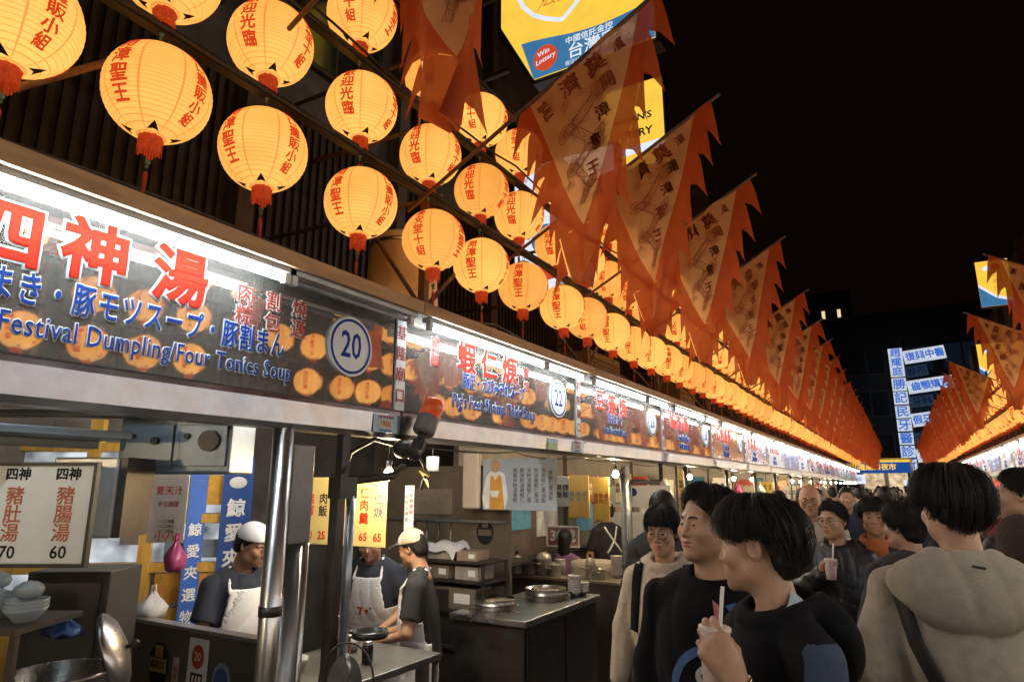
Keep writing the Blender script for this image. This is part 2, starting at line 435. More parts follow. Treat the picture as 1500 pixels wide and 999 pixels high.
# ------------------------------------------------------------------ lanterns
LR = .178
def lantern_shade_mat():
    m = bpy.data.materials.new('lantern_paper'); m.use_nodes = True
    nt = m.node_tree; N = nt.nodes; L = nt.links
    b = N['Principled BSDF']; b.inputs['Roughness'].default_value = .7
    tc = N.new('ShaderNodeTexCoord'); sx = N.new('ShaderNodeSeparateXYZ'); L.new(tc.outputs['Object'], sx.inputs[0])
    def math_(op, a, b_=None, c=None):
        n = N.new('ShaderNodeMath'); n.operation = op
        for i, v in enumerate((a, b_, c)):
            if v is None: continue
            if hasattr(v, 'links'): L.new(v, n.inputs[i])
            else: n.inputs[i].default_value = v
        return n.outputs[0]
    # thin rib lines round the shade, seam lines down it
    ph = math_('FRACT', math_('MULTIPLY', math_('ADD', sx.outputs[2], .5), 26 / (2 * LR)))
    rib = math_('LESS_THAN', ph, .16)
    an = math_('FRACT', math_('ADD', math_('MULTIPLY', math_('ARCTAN2', sx.outputs[1], sx.outputs[0]), 8 / (2 * PI)), .5))
    seam = math_('LESS_THAN', math_('ABSOLUTE', math_('SUBTRACT', an, .5)), .026)
    line = math_('MAXIMUM', math_('MULTIPLY', rib, .52), math_('MULTIPLY', seam, .62))
    nz = N.new('ShaderNodeTexNoise'); nz.inputs['Scale'].default_value = 7; nz.inputs['Detail'].default_value = 5
    oi = N.new('ShaderNodeObjectInfo')
    ad = N.new('ShaderNodeVectorMath'); L.new(tc.outputs['Object'], ad.inputs[0]); L.new(oi.outputs['Random'], ad.inputs[1])
    L.new(ad.outputs[0], nz.inputs['Vector'])
    cr = N.new('ShaderNodeMix'); cr.data_type = 'RGBA'
    cr.inputs[6].default_value = (1.06, .425, .072, 1); cr.inputs[7].default_value = (1.12, .575, .125, 1)
    zg = math_('MULTIPLY', sx.outputs[2], -2.2)  # glow painted more orange on top, yellower below, for the bulb inside
    L.new(math_('ADD', math_('ADD', zg, math_('MULTIPLY', nz.outputs[0], .8)), math_('MULTIPLY', math_('SUBTRACT', oi.outputs['Random'], .5), .5)), cr.inputs[0])
    c2 = N.new('ShaderNodeMix'); c2.data_type = 'RGBA'; c2.inputs[7].default_value = (.58, .12, .02, 1)
    L.new(line, c2.inputs[0]); L.new(cr.outputs[2], c2.inputs[6])
    st = math_('MULTIPLY', math_('ADD', .74, math_('MULTIPLY', oi.outputs['Random'], .24)), math_('ADD', .86, math_('MULTIPLY', nz.outputs[0], .28)))
    L.new(c2.outputs[2], b.inputs['Emission Color']); L.new(st, b.inputs['Emission Strength'])
    b.inputs['Base Color'].default_value = (.45, .28, .10, 1)
    m.cycles.emission_sampling = 'NONE'
    return m
PAPER = lantern_shade_mat()
LRED = light_mat('backlit_red_print', (.68, .055, .010), .85, 0, 'NONE')
LBLK = mat('lantern_black_print', (.03, .02, .012), .6)
LCAP = mat('red_foil', (.62, .055, .015), .35, 0, .3, 60, .8, 90, trans=.35, emit=(.9, .12, .02), estr=.22)  # own emission stands in for lantern light leaking through the foil
LCAP.cycles.emission_sampling = 'NONE'
BEAD = mat('jade_bead', (.15, .22, .12), .2)
THREAD = mat('red_thread', (.45, .05, .02), .8)
def lantern_meshes():
    n, m = 48, 52
    vs = []; fs = []
    for i in range(m + 1):
        th = .20 + (PI - .40) * i / m
        rr = LR * (1 + .006 * math.cos(i * PI))
        for k in range(n):
            a = 2 * PI * k / n
            q = 1 - .010 * abs(math.sin(a * 4)) ** 8
            vs.append((rr * q * math.sin(th) * math.cos(a), rr * q * math.sin(th) * math.sin(a), .99 * LR * math.cos(th)))
    for i in range(m):
        for k in range(n):
            l = (k + 1) % n
            fs.append((i * n + k, (i + 1) * n + k, (i + 1) * n + l, i * n + l))
    sh = MB().add(vs, fs, 0, True).mesh('shade', PAPER)
    # lettering wrapped on the shade, four texts on every other gore
    V = []; F = []
    for q, txt in enumerate(('開漳聖王', '廟口攤販小組', '歡迎光臨', '慶安堂十組')):
        nch = len(txt); sz = .067 if nch == 4 else (.060 if nch == 5 else .053)
        step = sz * 1.02
        for i, ch in enumerate(txt):
            me = text_mesh(ch, sz, extrude=0, offset=.03)
            zc = (nch - 1) / 2 * step - i * step
            co = np.empty(len(me.vertices) * 3); me.vertices.foreach_get('co', co); co = co.reshape(-1, 3)
            base = len(V)
            for x, y, _ in co:
                lat = (zc + y) / LR * .98
                a = q * PI / 2 + PI / 8 + x * 1.06 / LR
                R = LR + .0028
                V.append((R * math.cos(lat) * math.cos(a), R * math.cos(lat) * math.sin(a), .99 * R * math.sin(lat)))
            for p in me.polygons: F.append(tuple(base + v for v in p.vertices))
    lt = MB().add(V, F).mesh('lettering', LRED)
    # black petal marks near the mouth
    pm = MB()
    for k in range(4):
        a0 = k * PI / 2 - PI / 8 + .02
        R = LR + .003
        P = []
        for (da, la) in ((-.34, -1.235), (-.15, -1.13), (0, -1.0), (.10, -1.10), (.30, -1.235), (0, -1.20)):
            P.append((R * math.cos(la) * math.cos(a0 + da), R * math.cos(la) * math.sin(a0 + da), .99 * R * math.sin(la)))
        pm.add(P, [(0, 1, 2, 5), (5, 2, 3, 4)])
    pt = pm.mesh('petal_mark', LBLK)
    cp = MB()
    z0 = -.99 * LR * math.cos(.20)
    prof = [(.026, z0 + .014), (.035, z0 + .010), (.040, z0 - .004), (.0395, z0 - .020), (.037, z0 - .028)]
    vs = []; fs = []; n = 22
    for j, (r, z) in enumerate(prof):
        for k in range(n):
            a = 2 * PI * k / n; q = r * (1 + .07 * math.sin(k * 2.4 + j * 1.3))
            vs.append((q * math.cos(a), q * math.sin(a), z + .003 * math.sin(k * 3.1)))
    for j in range(len(prof) - 1):
        for k in range(n):
            l = (k + 1) % n; fs.append((j * n + k, j * n + l, (j + 1) * n + l, (j + 1) * n + k))
    cp.add(vs, fs, 0, True)
    for k in range(30):                               # fringe
        a = 2 * PI * k / 30; r = .0372 + .002 * math.sin(k * 5.0); ln = .028 + .009 * math.sin(k * 7.3)
        c_, s_ = math.cos(a), math.sin(a)
        t = Vector((-s_, c_, 0)) * .0042; b = Vector((r * c_, r * s_, z0 - .027)); e = Vector((r * 1.06 * c_, r * 1.06 * s_, z0 - .034 - ln))
        cp.add([b - t, b + t, e + t * .7, e - t * .7], [(0, 1, 2, 3)])
    cap = cp.mesh('bottom_cap', LCAP)
    ts = MB()
    ts.cyl((0, 0, z0 - .03), (0, 0, z0 - .165), .0016, n=5, mi=1)
    ts.sphere((0, 0, z0 - .095), .011, 8, 0); ts.sphere((0, 0, z0 - .113), .007, 8, 0)
    ts.tube([(0, 0, z0 - .130), (0, 0, z0 - .143), (0, 0, z0 - .225)], [.003, .0085, .0055], 8, 1)
    tas = ts.mesh('tassel', [BEAD, THREAD])
    tp = MB()
    z1 = .99 * LR * math.cos(.20)
    tp.lathe([(.044, z1 - .006), (.044, z1 + .008), (.034, z1 + .010), (.0, z1 + .010)], n=20)
    tp.tube([(0, .0, z1 + .01), (.012, 0, z1 + .035), (0, 0, z1 + .06), (-.012, 0, z1 + .035), (0, 0, z1 + .012)], .0022, 6)
    top = tp.mesh('top_hanger', mat('hanger_wire', (.35, .10, .05), .5, .3))
    return sh, lt, pt, cap, tas, top
LM = lantern_meshes()
LNAMES = ('shade', 'lettering', 'petal_mark', 'bottom_cap', 'tassel', 'top_hanger')
proto_lantern = None
ZR = (3.12, 3.62, 4.13)
XR = 2.15
ly = [.71, 1.17, 1.64, 2.19, 2.79, 3.29, 3.82, 4.43, 4.93]
while ly[-1] < 29.4: ly.append(ly[-1] + .54)
ROWN = ('lowest', 'middle', 'upper')
def lantern(side, row, i, y):
    global proto_lantern
    x = side * (XR + random.uniform(-.015, .015))
    z = ZR[row] + random.uniform(-.012, .012)
    # which text looks at the street: turn in quarter steps with a little swing
    base = {-1: [-PI / 2 - PI / 8 - .05, -PI / 2 - PI / 8 - PI - .05, -.36], 1: [.3, 1.9, 3.4]}[side][row]
    rz = base + (random.choice((0, 0, 0, PI / 2)) if i > 3 else 0) + .26 + random.uniform(-.18, .18)
    rot = (random.uniform(-.03, .03), random.uniform(-.03, .03), rz)
    who = 'left' if side < 0 else 'right'
    if i < 20: lab = f'glowing yellow lantern, {ORD[i]} from near end of the {ROWN[row]} row, {who} side'
    else: lab = f'small far yellow lantern merging into the distant end of the {ROWN[row]} row, {who} side'
    grp = f'paper lanterns in the {ROWN[row]} row on the {who}'
    if proto_lantern is None:
        proto_lantern = thing('paper_lantern', lab, 'lantern', (x, y, z), 0, grp)
        proto_lantern.rotation_euler = rot
        for nm, me in zip(LNAMES, LM): put(nm, me, proto_lantern)
        return proto_lantern
    return dup(proto_lantern, (x, y, z), rot, lab, grp)
for row in range(3):
    for i, y in enumerate(ly):
        lantern(-1, row, i, y + random.uniform(-.025, .025) + (0, -.04, -.05)[row])
ry = [1.6 + .56 * j for j in range(51)]
for row in range(3):
    for i, y in enumerate(ry):
        if i < 26 and random.random() < .16: continue      # made-up gaps across the lane, to break up the reflections in the signs
        lantern(1, row, i, y + random.uniform(-.09, .09) * (1 if i < 26 else .3))

def far_lanterns():
    m = MB()
    for side in (-1, 1):
        y = 30.1
        while y < 46:
            for z in ZR: m.sphere((side * (XR + random.uniform(-.02, .02)), y + random.uniform(-.03, .03), z + random.uniform(-.015, .015)), LR, 10)
            y += .54
    o = m.build('far_lantern_rows', PAPER); stuff(o)
    o['label'] = 'tiny lanterns blending together at the very end of both rows'
far_lanterns()
# racks that carry the lanterns
for side in (-1, 1):
    who = 'left' if side < 0 else 'right'
    rk = thing('lantern_rack', f'iron rack of bars and posts carrying the lantern rows, {who} side', 'rack', (side * XR, 0, 0), 0, 'lantern racks')
    for z in ZR:
        m = MB(); zz = z + .255
        m.bb((-.02, -1, zz - .02), (.02, 46.5, zz + .02)); m.tube([(.035, -1, zz - .012), (.035, 46.5, zz - .012)], .006, 6)
        m.build('rail', DSTEEL, rk)
    s_ = side
    for j in range(21):
        y = -.2 + LS * j + (.75 if j < 3 else .4)
        m = MB(); m.box((s_ * .13, y, 3.72), (.045, .045, 2.0)); m.build('post', RUST, rk)
        m = MB(); m.tube([(s_ * .13, y + .03, 2.77), (s_ * .13, y + .62, 3.36)], .014, 6); m.build('brace', RUST, rk)
        for z in ZR:
            m = MB(); m.tube([(0, y, z + .30), (s_ * 1.7, y, z + .34)], .015, 6); m.build('crossbar', RUST, rk)
        m = MB(); m.tube([(s_ * .16, y, 2.78), (s_ * .9, y + .1, 3.7)], .013, 6); m.build('strut', RUST, rk)

for side in (-1, 1):
    who = 'left' if side < 0 else 'right'
    for q, (dx, z, sag) in enumerate(((.06, 3.43, .05), (-.05, 3.95, .07), (.10, 2.80, .04))):
        pts = []
        for j in range(0, 97):
            y = -1 + j * .29
            pts.append((side * (XR + dx), y, z - sag * (1 - ((j % 8) / 4 - 1) ** 2) + .01 * math.sin(j * 1.9 + q)))
        m = MB(); m.tube(pts, .007, 5); o = m.build('power_cable', BLACK)
        tag(o, f'black sagging power cable along the {("lowest", "middle", "roof edge")[q]} lantern rail, {who} side', 'cable', 'cables along the lantern rails')
# ------------------------------------------------------------------ flags
FIELD = mat('flag_field_silk', (.88, .44, .16), .7, 0, .10, 6, .1, 300, trans=.45)
BORD = mat('flag_border_silk', (.66, .105, .018), .7, 0, .15, 6, .1, 300, trans=.45)
FPRINT = mat('flag_print', (.34, .060, .014), .7, 0, .1)
FDRAW = mat('flag_drawing', (.46, .13, .03), .7, 0, .1)
POLEM = mat('flag_pole', (.20, .10, .05), .6, 0, .3, 20)
def see_through(m, f):
    nt = m.node_tree; N = nt.nodes; L = nt.links
    o = N['Material Output']; src = o.inputs[0].links[0].from_socket
    t = N.new('ShaderNodeBsdfTransparent'); mx = N.new('ShaderNodeMixShader'); mx.inputs[0].default_value = f
    t.inputs[0].default_value = (1, .8, .6, 1)
    L.new(src, mx.inputs[1]); L.new(t.outputs[0], mx.inputs[2]); L.new(mx.outputs[0], o.inputs[0])
see_through(FIELD, .12); see_through(BORD, .06)
PA, PB = Vector((.82, .405)), Vector((1.62, .797))       # inner and outer end of the hem along the pole (x out, z up)
PCt = Vector((1.16, -.64))
def flag_meshes(ph, fold):
    def P(s, t, off=0.0):
        a = PA + (PB - PA) * s
        cpt = PCt + Vector(((s - .5) * .10, 0))
        q = a + (cpt - a) * (t ** (1.0 + .06 * math.sin(ph)))
        w = .045 * math.sin(2.2 * t * 2 + ph) * t + .030 * math.sin(7 * s + 3 * t + ph * 2) * (.3 + t) + .012 * math.sin(17 * s - 5 * t + ph)
        w += fold * t * t * .30 + .035 * t * math.sin(9 * s + 6 * t + ph * 3) + .05 * t ** 3 * math.sin(16 * s + ph)
        q.x += -fold * .10 * t * t
        return Vector((q.x, w + off, q.y))
    TF = .76
    def ss(u0, t):
        tau = min(1, t / TF); uC = .447 * TF + .5 * (1 - TF)
        return (u0 + (uC - u0) * tau - .447 * t) / max(1 - t, 1e-3)
    def sl(t): return ss(.03, t)
    def sr(t): return ss(.86, t)
    rows = [i / 26 for i in range(27)]
    fd = MB(); bd = MB()
    def strip(mb, fa, fb, n, ts, off=0):
        vs = []
        for t in ts:
            for j in range(n + 1): vs.append(P(fa(t) + (fb(t) - fa(t)) * j / n, t, off))
        fs = [(i * (n + 1) + j, i * (n + 1) + j + 1, (i + 1) * (n + 1) + j + 1, (i + 1) * (n + 1) + j) for i in range(len(ts) - 1) for j in range(n)]
        mb.add(vs, fs, 0, True)
    ft = [t * TF for t in rows]
    strip(fd, sl, sr, 12, ft)
    strip(bd, lambda t: -.02, sl, 4, ft); strip(bd, sr, lambda t: 1.0, 4, ft)
    strip(bd, lambda t: 0, lambda t: 1, 6, [TF + (1 - TF) * i / 5 for i in range(6)])
    # flame-like teeth along both free edges: broad-based tongues sweeping out and down
    for e, sg in ((-.02, -1), (1.0, 1)):
        for j in range(7):
            t0 = max(0, j * .135 + .012 * math.sin(ph + j * 2)); dt = .135
            L_ = (.100 - .009 * j) * (1 + .28 * math.sin(j * 2.3 + ph * 2))
            wv = .045 * math.sin(j * 1.7 + ph)
            inn = []; out = []
            for i in range(9):
                u = i / 8
                E_ = P(e, min(1, t0 + dt * u), .001)
                inn.append(E_)
                out.append(E_ + Vector((sg * L_ * (.75 * u ** .8 + .25 * u * u), wv * u * u, -.075 * u ** 3 + .02 * math.sin(PI * u))))
            # hooked tip with a hollow underside
            tip = out[-1] + Vector((sg * .012, 0, -.045))
            under = inn[-1] * .55 + out[-1] * .45 + Vector((0, 0, .012))
            bd.add(inn + out + [tip, under], [(i, i + 1, 9 + i + 1, 9 + i) for i in range(7)] + [(7, 8, 19, 16), (16, 19, 17), (17, 19, 18)], 0, True)
    # dragon line drawing: snaking scaly body, legs, mane, pearl
    dr = MB()
    def line(pts, w=.0028):
        w = w * .62
        for (s0, t0), (s1, t1) in zip(pts[:-1], pts[1:]):
            for off in (-.004, .004):
                a, b = P(s0, t0, off), P(s1, t1, off)
                d = (b - a)
                if d.length < 1e-6: continue
                n = Vector((-d.z, 0, d.x)).normalized() * w
                dr.add([a - n, b - n, b + n, a + n], [(0, 1, 2, 3)])
    cen = []
    NC = 120
    for i in range(NC + 1):
        u = i / NC
        t = .18 + .46 * u
        mid = (sl(t) + sr(t)) / 2; half = (sr(t) - sl(t)) / 2
        cen.append((mid + half * .62 * math.sin(u * 15.5 + .5) * (1 - .10 * u), t + .035 * math.sin(u * 31 + 1.2)))
    lf, rt = [], []
    for i in range(NC + 1):
        a, b = cen[max(0, i - 1)], cen[min(NC, i + 1)]
        q = Vector(((b[0] - a[0]) * (1 - cen[i][1]), (b[1] - a[1]) * 1.2))
        q = q.normalized() if q.length > 1e-6 else Vector((0, 1))
        wd = .030 * (1 - .65 * i / NC) * (.5 + .5 * min(1, i / 8))
        ox, oy = -q.y * wd / max(.2, 1 - cen[i][1]), q.x * wd / 1.2
        lf.append((cen[i][0] + ox, cen[i][1] + oy)); rt.append((cen[i][0] - ox, cen[i][1] - oy))
    line(lf, .0034); line(rt, .0034)
    for i in range(3, NC - 2, 2):
        c = cen[min(NC, i + 3)]
        line([lf[i], ((lf[i][0] + c[0]) / 2, (lf[i][1] + c[1]) / 2 + .002), c, ((rt[i][0] + c[0]) / 2, (rt[i][1] + c[1]) / 2 + .002), rt[i]], .0020)
        if i % 4 == 3:
            e_ = (lf[i][0] * 1.7 - cen[i][0] * .7, lf[i][1] * 1.7 - cen[i][1] * .7)
            line([lf[i - 1], e_, lf[i + 1]], .0022)
    for i in (20, 46, 72, 98):
        s, t = cen[i]; q = 1 if (i // 26) % 2 else -1
        f_ = .8 / (1 - t)
        line([(s + q * .04 * f_, t), (s + q * .09 * f_, t + .02), (s + q * .07 * f_, t + .05)], .0034)
        for k in range(4): line([(s + q * .07 * f_, t + .05), (s + q * (.045 + .022 * k) * f_, t + .072 - .006 * abs(k - 1.5)), (s + q * (.042 + .024 * k) * f_, t + .082)], .0026)
    for (cs, ct, rr) in ((.40, .30, .05), (.62, .26, .045), (.36, .46, .06), (.66, .44, .05), (.50, .60, .06), (.44, .16, .035)):
        line([(cs + rr * (1 - k / 20) * math.cos(k * .75), ct + .6 * rr * (1 - k / 20) * math.sin(k * .75)) for k in range(19)], .0020)
        line([(cs + rr, ct), (cs + rr * 1.6, ct + .008), (cs + rr * 2.4, ct - .004)], .0020)
    s, t = cen[0]
    for k in range(14):
        a = k * 2 * PI / 14
        line([(s + .035 * math.cos(a), t - .02 + .022 * math.sin(a)), (s + (.075 + .02 * (k % 2)) * math.cos(a + .3), t - .02 + (.045 + .01 * (k % 3)) * math.sin(a + .3))], .0022)
        line([(s + .035 * math.cos(a), t - .02 + .022 * math.sin(a)), (s + .035 * math.cos(a + .5), t - .02 + .022 * math.sin(a + .5))], .0028)
    sp = [(.30 + .045 * (k / 20) * math.cos(k * .7), .175 + .026 * (k / 20) * math.sin(k * .7)) for k in range(22)]
    line(sp, .003)
    # characters: three along the pole, four down the outer edge
    V = []; F = []
    def char(ch, size, s, t, ang):
        me = text_mesh(ch, size, extrude=0, offset=.012)
        c = P(s, t)
        du = Vector((math.cos(ang), 0, math.sin(ang))); dv = Vector((-math.sin(ang), 0, math.cos(ang)))
        for off in (-.006, .006):
            base = len(V)
            for v in me.vertices:
                V.append(c + du * v.co.x + dv * v.co.y + Vector((0, off, 0)))
            for p in me.polygons: F.append(tuple(base + q for q in p.vertices))
    an = math.atan2(PB.y - PA.y, PB.x - PA.x)
    for i, ch in enumerate('宮濟奠'): char(ch, .125, .15 + .21 * i, .10, an)
    char('濱', .075, .74, .09, an)
    for i, ch in enumerate('開漳聖王'): char(ch, .088, .685 - .035 * i, .215 + .105 * i, an - .15)
    lt = MB().add(V, F)
    return (fd.mesh('field', FIELD), bd.mesh('border', BORD), dr.mesh('dragon_drawing', FDRAW), lt.mesh('lettering', FPRINT))
pm = MB(); pm.tube([(-.02, 0, -.01), (1.68, 0, .826)], .011, 8); POLE = pm.mesh('pole', POLEM)
FV = [flag_meshes(ph, fo) for ph, fo in ((0.3, 0), (1.9, .25), (3.6, -.3), (5.0, .1))]
FPRO = []
fl_y = [1.56, 2.63, 3.66, 4.85, 6.5, 8.4, 9.9, 11.5] + [13.1 + 1.55 * j for j in range(21)]
def flag(side, i, y):
    v = [2, 0, 1, 0, 3, 1, 2][i % 7] if i else 2
    who = 'left' if side < 0 else 'right'
    lab = f'orange temple flag on slanted pole, {ORD[i]} from the near end, {who} side' if i < 20 else f'far orange temple flag at the distant end of the {who} row'
    loc = (side * 2.2, y, 3.26 + (0 if side < 0 and i < 4 else random.uniform(-.03, .03)))
    jt = 0 if (side < 0 and i < 4) else 1
    rz = (0 if side < 0 else PI) + jt * random.uniform(-.06, .06)
    r = thing('temple_flag', lab, 'flag', loc, rz, f'temple flags on the {who} row')
    r.rotation_euler = (jt * random.uniform(-.03, .03), jt * random.uniform(-.03, .03), rz)
    r.scale = (.74, .9, .88) if side > 0 else (.90, 1, .97)
    if side < 0 and i == 0: r.location.z += .23
    put('pole', POLE, r)
    for nm, me in zip(('field', 'border', 'dragon_drawing', 'lettering'), FV[v]): put(nm, me, r)
for i, y in enumerate(fl_y): flag(-1, i, y)
for i, y in enumerate([7.6, 10.0] + [14.4 + 1.5 * j for j in range(20)]): flag(1, i, y)
# ------------------------------------------------------------------ buildings behind the stalls
def facade(name, label, x0, ya, yb, zt, bays, side=-1, ribs=True):
    r = thing(name, label, 'building', (x0, (ya + yb) / 2, 0))
    L_ = yb - ya
    m = MB(); m.bb((side * .05, -L_ / 2, 0), (side * 3.0, L_ / 2, zt)); m.build('wall', CONC, r)
    w = L_ / bays
    for b in range(bays):
        y = -L_ / 2 + w * b
        m = MB()
        nr = max(6, int(w / .11))
        for j in range(nr):
            yy = y + .12 + (w - .24) * j / nr
            m.bb((0, yy, 2.8), (-side * .03, yy + .05, 5.6))
        m.bb((side * .04, y + .10, 2.8), (-side * .001, y + w - .10, 5.6))
        m.build('cladding_panel', DWALL, r)
        m = MB(); m.bb((side * .04, y - .09, 0), (-side * .14, y + .09, zt)); m.build('pilaster', mat('pilaster_render', (.16, .12, .09), .8, 0, .4, 3, .2, 20, stain=(.06, .045, .035), samt=.7, stretch=(1, 1, .3)), r)
        for f in range(int((zt - 6) // 3)):
            z = 6.3 + 3 * f
            m = MB(); m.bb((side * .045, y + .35, z - .05), (-side * .03, y + w - .35, z + 1.55)); wf = m.build('window', DSTEEL, r)
            m = MB(); m.bb((-side * .032, y + .42, z), (-side * .036, y + w / 2 - .02, z + 1.5)); m.bb((-side * .032, y + w / 2 + .02, z), (-side * .036, y + w - .42, z + 1.5)); m.build('pane', GLASSY, wf)
    return r
facade('shop_building', 'dark ribbed shop building close behind the lanterns of the stall with the Four Tonics sign', -3.75, -8, 1.2, 9.6, 6)
facade('shop_building', 'tall dark shop building behind the lottery billboard on the left side', -5.1, 1.4, 14.5, 13.5, 6)
facade('shop_building', 'dark shop building behind the far lanterns of the left row', -4.4, 14.7, 33, 11.5, 6)
facade('shop_building', 'black shop building behind the very end of the left row', -4.4, 33.2, 48, 10.5, 4)
facade('shop_building', 'black shop building behind the very end of the right row', 4.4, 33.2, 48, 9.5, 4, 1)
facade('shop_building', 'dark shop building behind the right row of stalls beside the camera', 4.4, -8, 9, 10.5, 5, 1)
facade('shop_building', 'dark shop building behind the two yellow hanging signs on the right', 4.4, 9.2, 20.5, 12, 4, 1)
facade('shop_building', 'dark shop building behind the far right end of the stalls', 4.4, 20.7, 33, 10, 4, 1)

# vent drum and duct on the stall roof
dr = thing('vent_drum', 'dented steel drum standing on the stall roof under the lanterns', 'drum', (-2.86, 3.36, 2.773), 0)
dr.scale = (1.32, 1.32, 1.2)
m = MB(); m.lathe([(.0, .56), (.165, .56), (.17, .54), (.178, .52), (.174, .50), (.20, .02), (.205, 0)], n=32); m.build('body', mat('drum_steel', (.86, .60, .36), .42, .05, .3, 3, .4, 6, stain=(.2, .12, .06), samt=.6), dr)
m = MB(); m.lathe([(.181, .515), (.187, .505), (.181, .495)], n=32); m.build('rim', STEEL, dr)
m = MB(); m.cyl((.04, .05, .561), (.04, .05, .80), .06, n=16); m.build('flue', DSTEEL, dr)
for (x, y, sx, sy, sz, lab) in ((-3.2, 7.2, .6, .9, .5, 'grey metal box on the stall roof behind the lower lanterns'), (-3.0, 10.4, .4, .8, .75, 'brown sheet metal box on the stall roof below the far lanterns')):
    a = thing('roof_unit', lab, 'roof unit', (x, y, 2.773))
    m = MB(); m.bb((-sx / 2, -sy / 2, 0), (sx / 2, sy / 2, sz)); m.build('casing', mat('roof_unit_sheet', (.25, .19, .13), .6, .2, .3, 5, .2, 20, stain=(.1, .06, .03), samt=.6), a, .012)
    m = MB()
    for j in range(8): m.bb((sx / 2 + .001, -sy / 2 + .05, .05 + j * (sz - .1) / 8), (sx / 2 + .010, sy / 2 - .05, .05 + (j + .55) * (sz - .1) / 8))
    m.build('grille', DSTEEL, a)

# ------------------------------------------------------------------ lit lottery signs
def curve_band(w, h, a, b, c_, n=24):
    """lower part of a w x h board up to a wavy line"""
    top = [(w / 2 - w * i / n, -h / 2 + h * (a + b * math.sin(c_ + 2.6 * (1 - i / n)))) for i in range(n + 1)]
    return top
LYEL = light_mat('lit_yellow_face', (1.0, .62, .07), .86, .06)
LBLU = light_mat('lit_blue_face', (.07, .25, .50), .62, .10)
LWHI = light_mat('lit_white_face', (.80, .86, .95), .85, .05)
LREDF = light_mat('lit_red_face', (.72, .08, .03), .75)
LORG = light_mat('lit_orange_face', (.85, .30, .03), .7)
bl = thing('lottery_billboard', 'large lit yellow and blue lottery billboard above the lanterns', 'billboard', (-2.61, 5.8, 7.505))
w, h = 1.86, 2.5
poly = [(-w / 2 + .44, -h / 2), (w / 2, -h / 2), (w / 2, h / 2), (-w / 2, h / 2), (-w / 2, -h / 2 + .84)]
def fr(y): return frame((0, y, 0), (1, 0, 0), (0, 0, 1))
m = MB(); m.prism([(p[0] * 1.05 , p[1] * 1.04) for p in poly], .2, frame((0, .20, 0), (1, 0, 0), (0, 0, 1))); m.build('casing', BLACK, bl)
m = MB(); m.prism(poly, .01, fr(-.004)); m.build('yellow_face', LYEL, bl)
tp = [(w / 2 - w * i / 20, -h / 2 + .42 + .05 * i / 20 + .05 * math.sin(6.0 * i / 20 + 2.6)) for i in range(21)]
tp = [(max(x, -w / 2 + .001), z) for x, z in tp]
m = MB(); m.prism([(-w / 2 + .44, -h / 2 + .001), (w / 2, -h / 2 + .001)] + [q for q in tp if q[0] > -w / 2 + .235], .004, fr(-.016)); m.build('blue_band', LBLU, bl)
m = MB()
hp = [(-.72, .2), (-.70, -.05), (-.62, -.25), (-.48, -.42), (-.32, -.53), (-.18, -.60), (-.11, -.62), (-.02, -.55), (.12, -.42), (.28, -.25), (.42, -.05)]
for a, b in zip(hp[:-1], hp[1:]):
    d = (Vector(b) - Vector(a)).normalized(); q = Vector((-d.y, d.x)) * .026
    A, B = Vector(a) - d * .012, Vector(b) + d * .012
    m.prism([A - q, B - q, B + q, A + q], .004, fr(-.024))
m.build('heart_outline', LWHI, bl)
lettering('公益彩券', .20, LORG, frame((.02, -.030, -.30), (1, 0, .0), (0, 0, 1)), bl, extrude=.001)
m = MB(); m.prism([(-.44, -.40), (-.33, -.28), (-.29, -.16), (-.36, -.30)], .004, fr(-.026)); m.build('flame_mark', LREDF, bl)
lettering('中國信託金控', .095, LWHI, frame((.20, -.026, -.93), (1, 0, 0), (0, 0, 1)), bl, extrude=.001, offset=.01)
lettering('台灣彩券', .20, LWHI, frame((.34, -.026, -1.08), (1, 0, 0), (0, 0, 1)), bl, extrude=.001, offset=.012)
lettering('投注站', .06, LWHI, frame((.0, -.026, -1.205), (1, 0, 0), (0, 0, 1)), bl, extrude=.001)
m = MB(); m.prism([(-.335 + .15 * math.cos(a * PI / 16), -1.03 + .16 * math.sin(a * PI / 16)) for a in range(32)], .004, fr(-.024)); m.build('round_badge', LREDF, bl)
lettering('Lottery', .085, LWHI, frame((-.335, -.032, -1.05), (1, 0, .25), (0, 0, 1)), bl, extrude=.001, offset=.012, shear=.2)
lettering('Win', .09, LWHI, frame((-.36, -.032, -.965), (1, 0, .25), (0, 0, 1)), bl, extrude=.001, offset=.012, shear=.2)
lettering('電腦型', .10, LWHI, frame((.52, -.026, -.38), (1, 0, 0), (0, 0, 1)), bl, extrude=.001, offset=.03)
for z in (-.9, .2, 1.0):
    m = MB(); m.tube([(-.9, .12, z), (-1.95, .12, z - .05)], .035, 8); m.build('bracket', DSTEEL, bl)

b2 = thing('lottery_sign', 'narrow lit yellow lottery sign with black letters beside the dark building', 'sign', (-2.72, 8.0, 6.70))
m = MB(); m.box((0, .10, 0), (.98, .16, 1.36)); m.build('casing', BLACK, b2, .02)
m = MB(); m.prism([(-.45, -.64), (.45, -.64), (.45, .64), (-.45, .64)], .01, fr(.012)); m.build('yellow_face', LYEL, b2)
m = MB(); m.prism([(-.45, -.46), (.45, -.42), (.45, -.30), (-.45, -.34)], .004, fr(-.002)); m.build('white_stripe', LWHI, b2)
lettering("TAIWAN'S", .15, light_mat('unlit_print', (.02, .02, .02), .3), frame((-.06, -.006, .10), (1, 0, 0), (0, 0, 1)), b2, extrude=.001, offset=.025)
lettering("LOTTERY", .165, light_mat('unlit_print', (.02, .02, .02), .3), frame((-.06, -.006, -.14), (1, 0, 0), (0, 0, 1)), b2, extrude=.001, offset=.025)
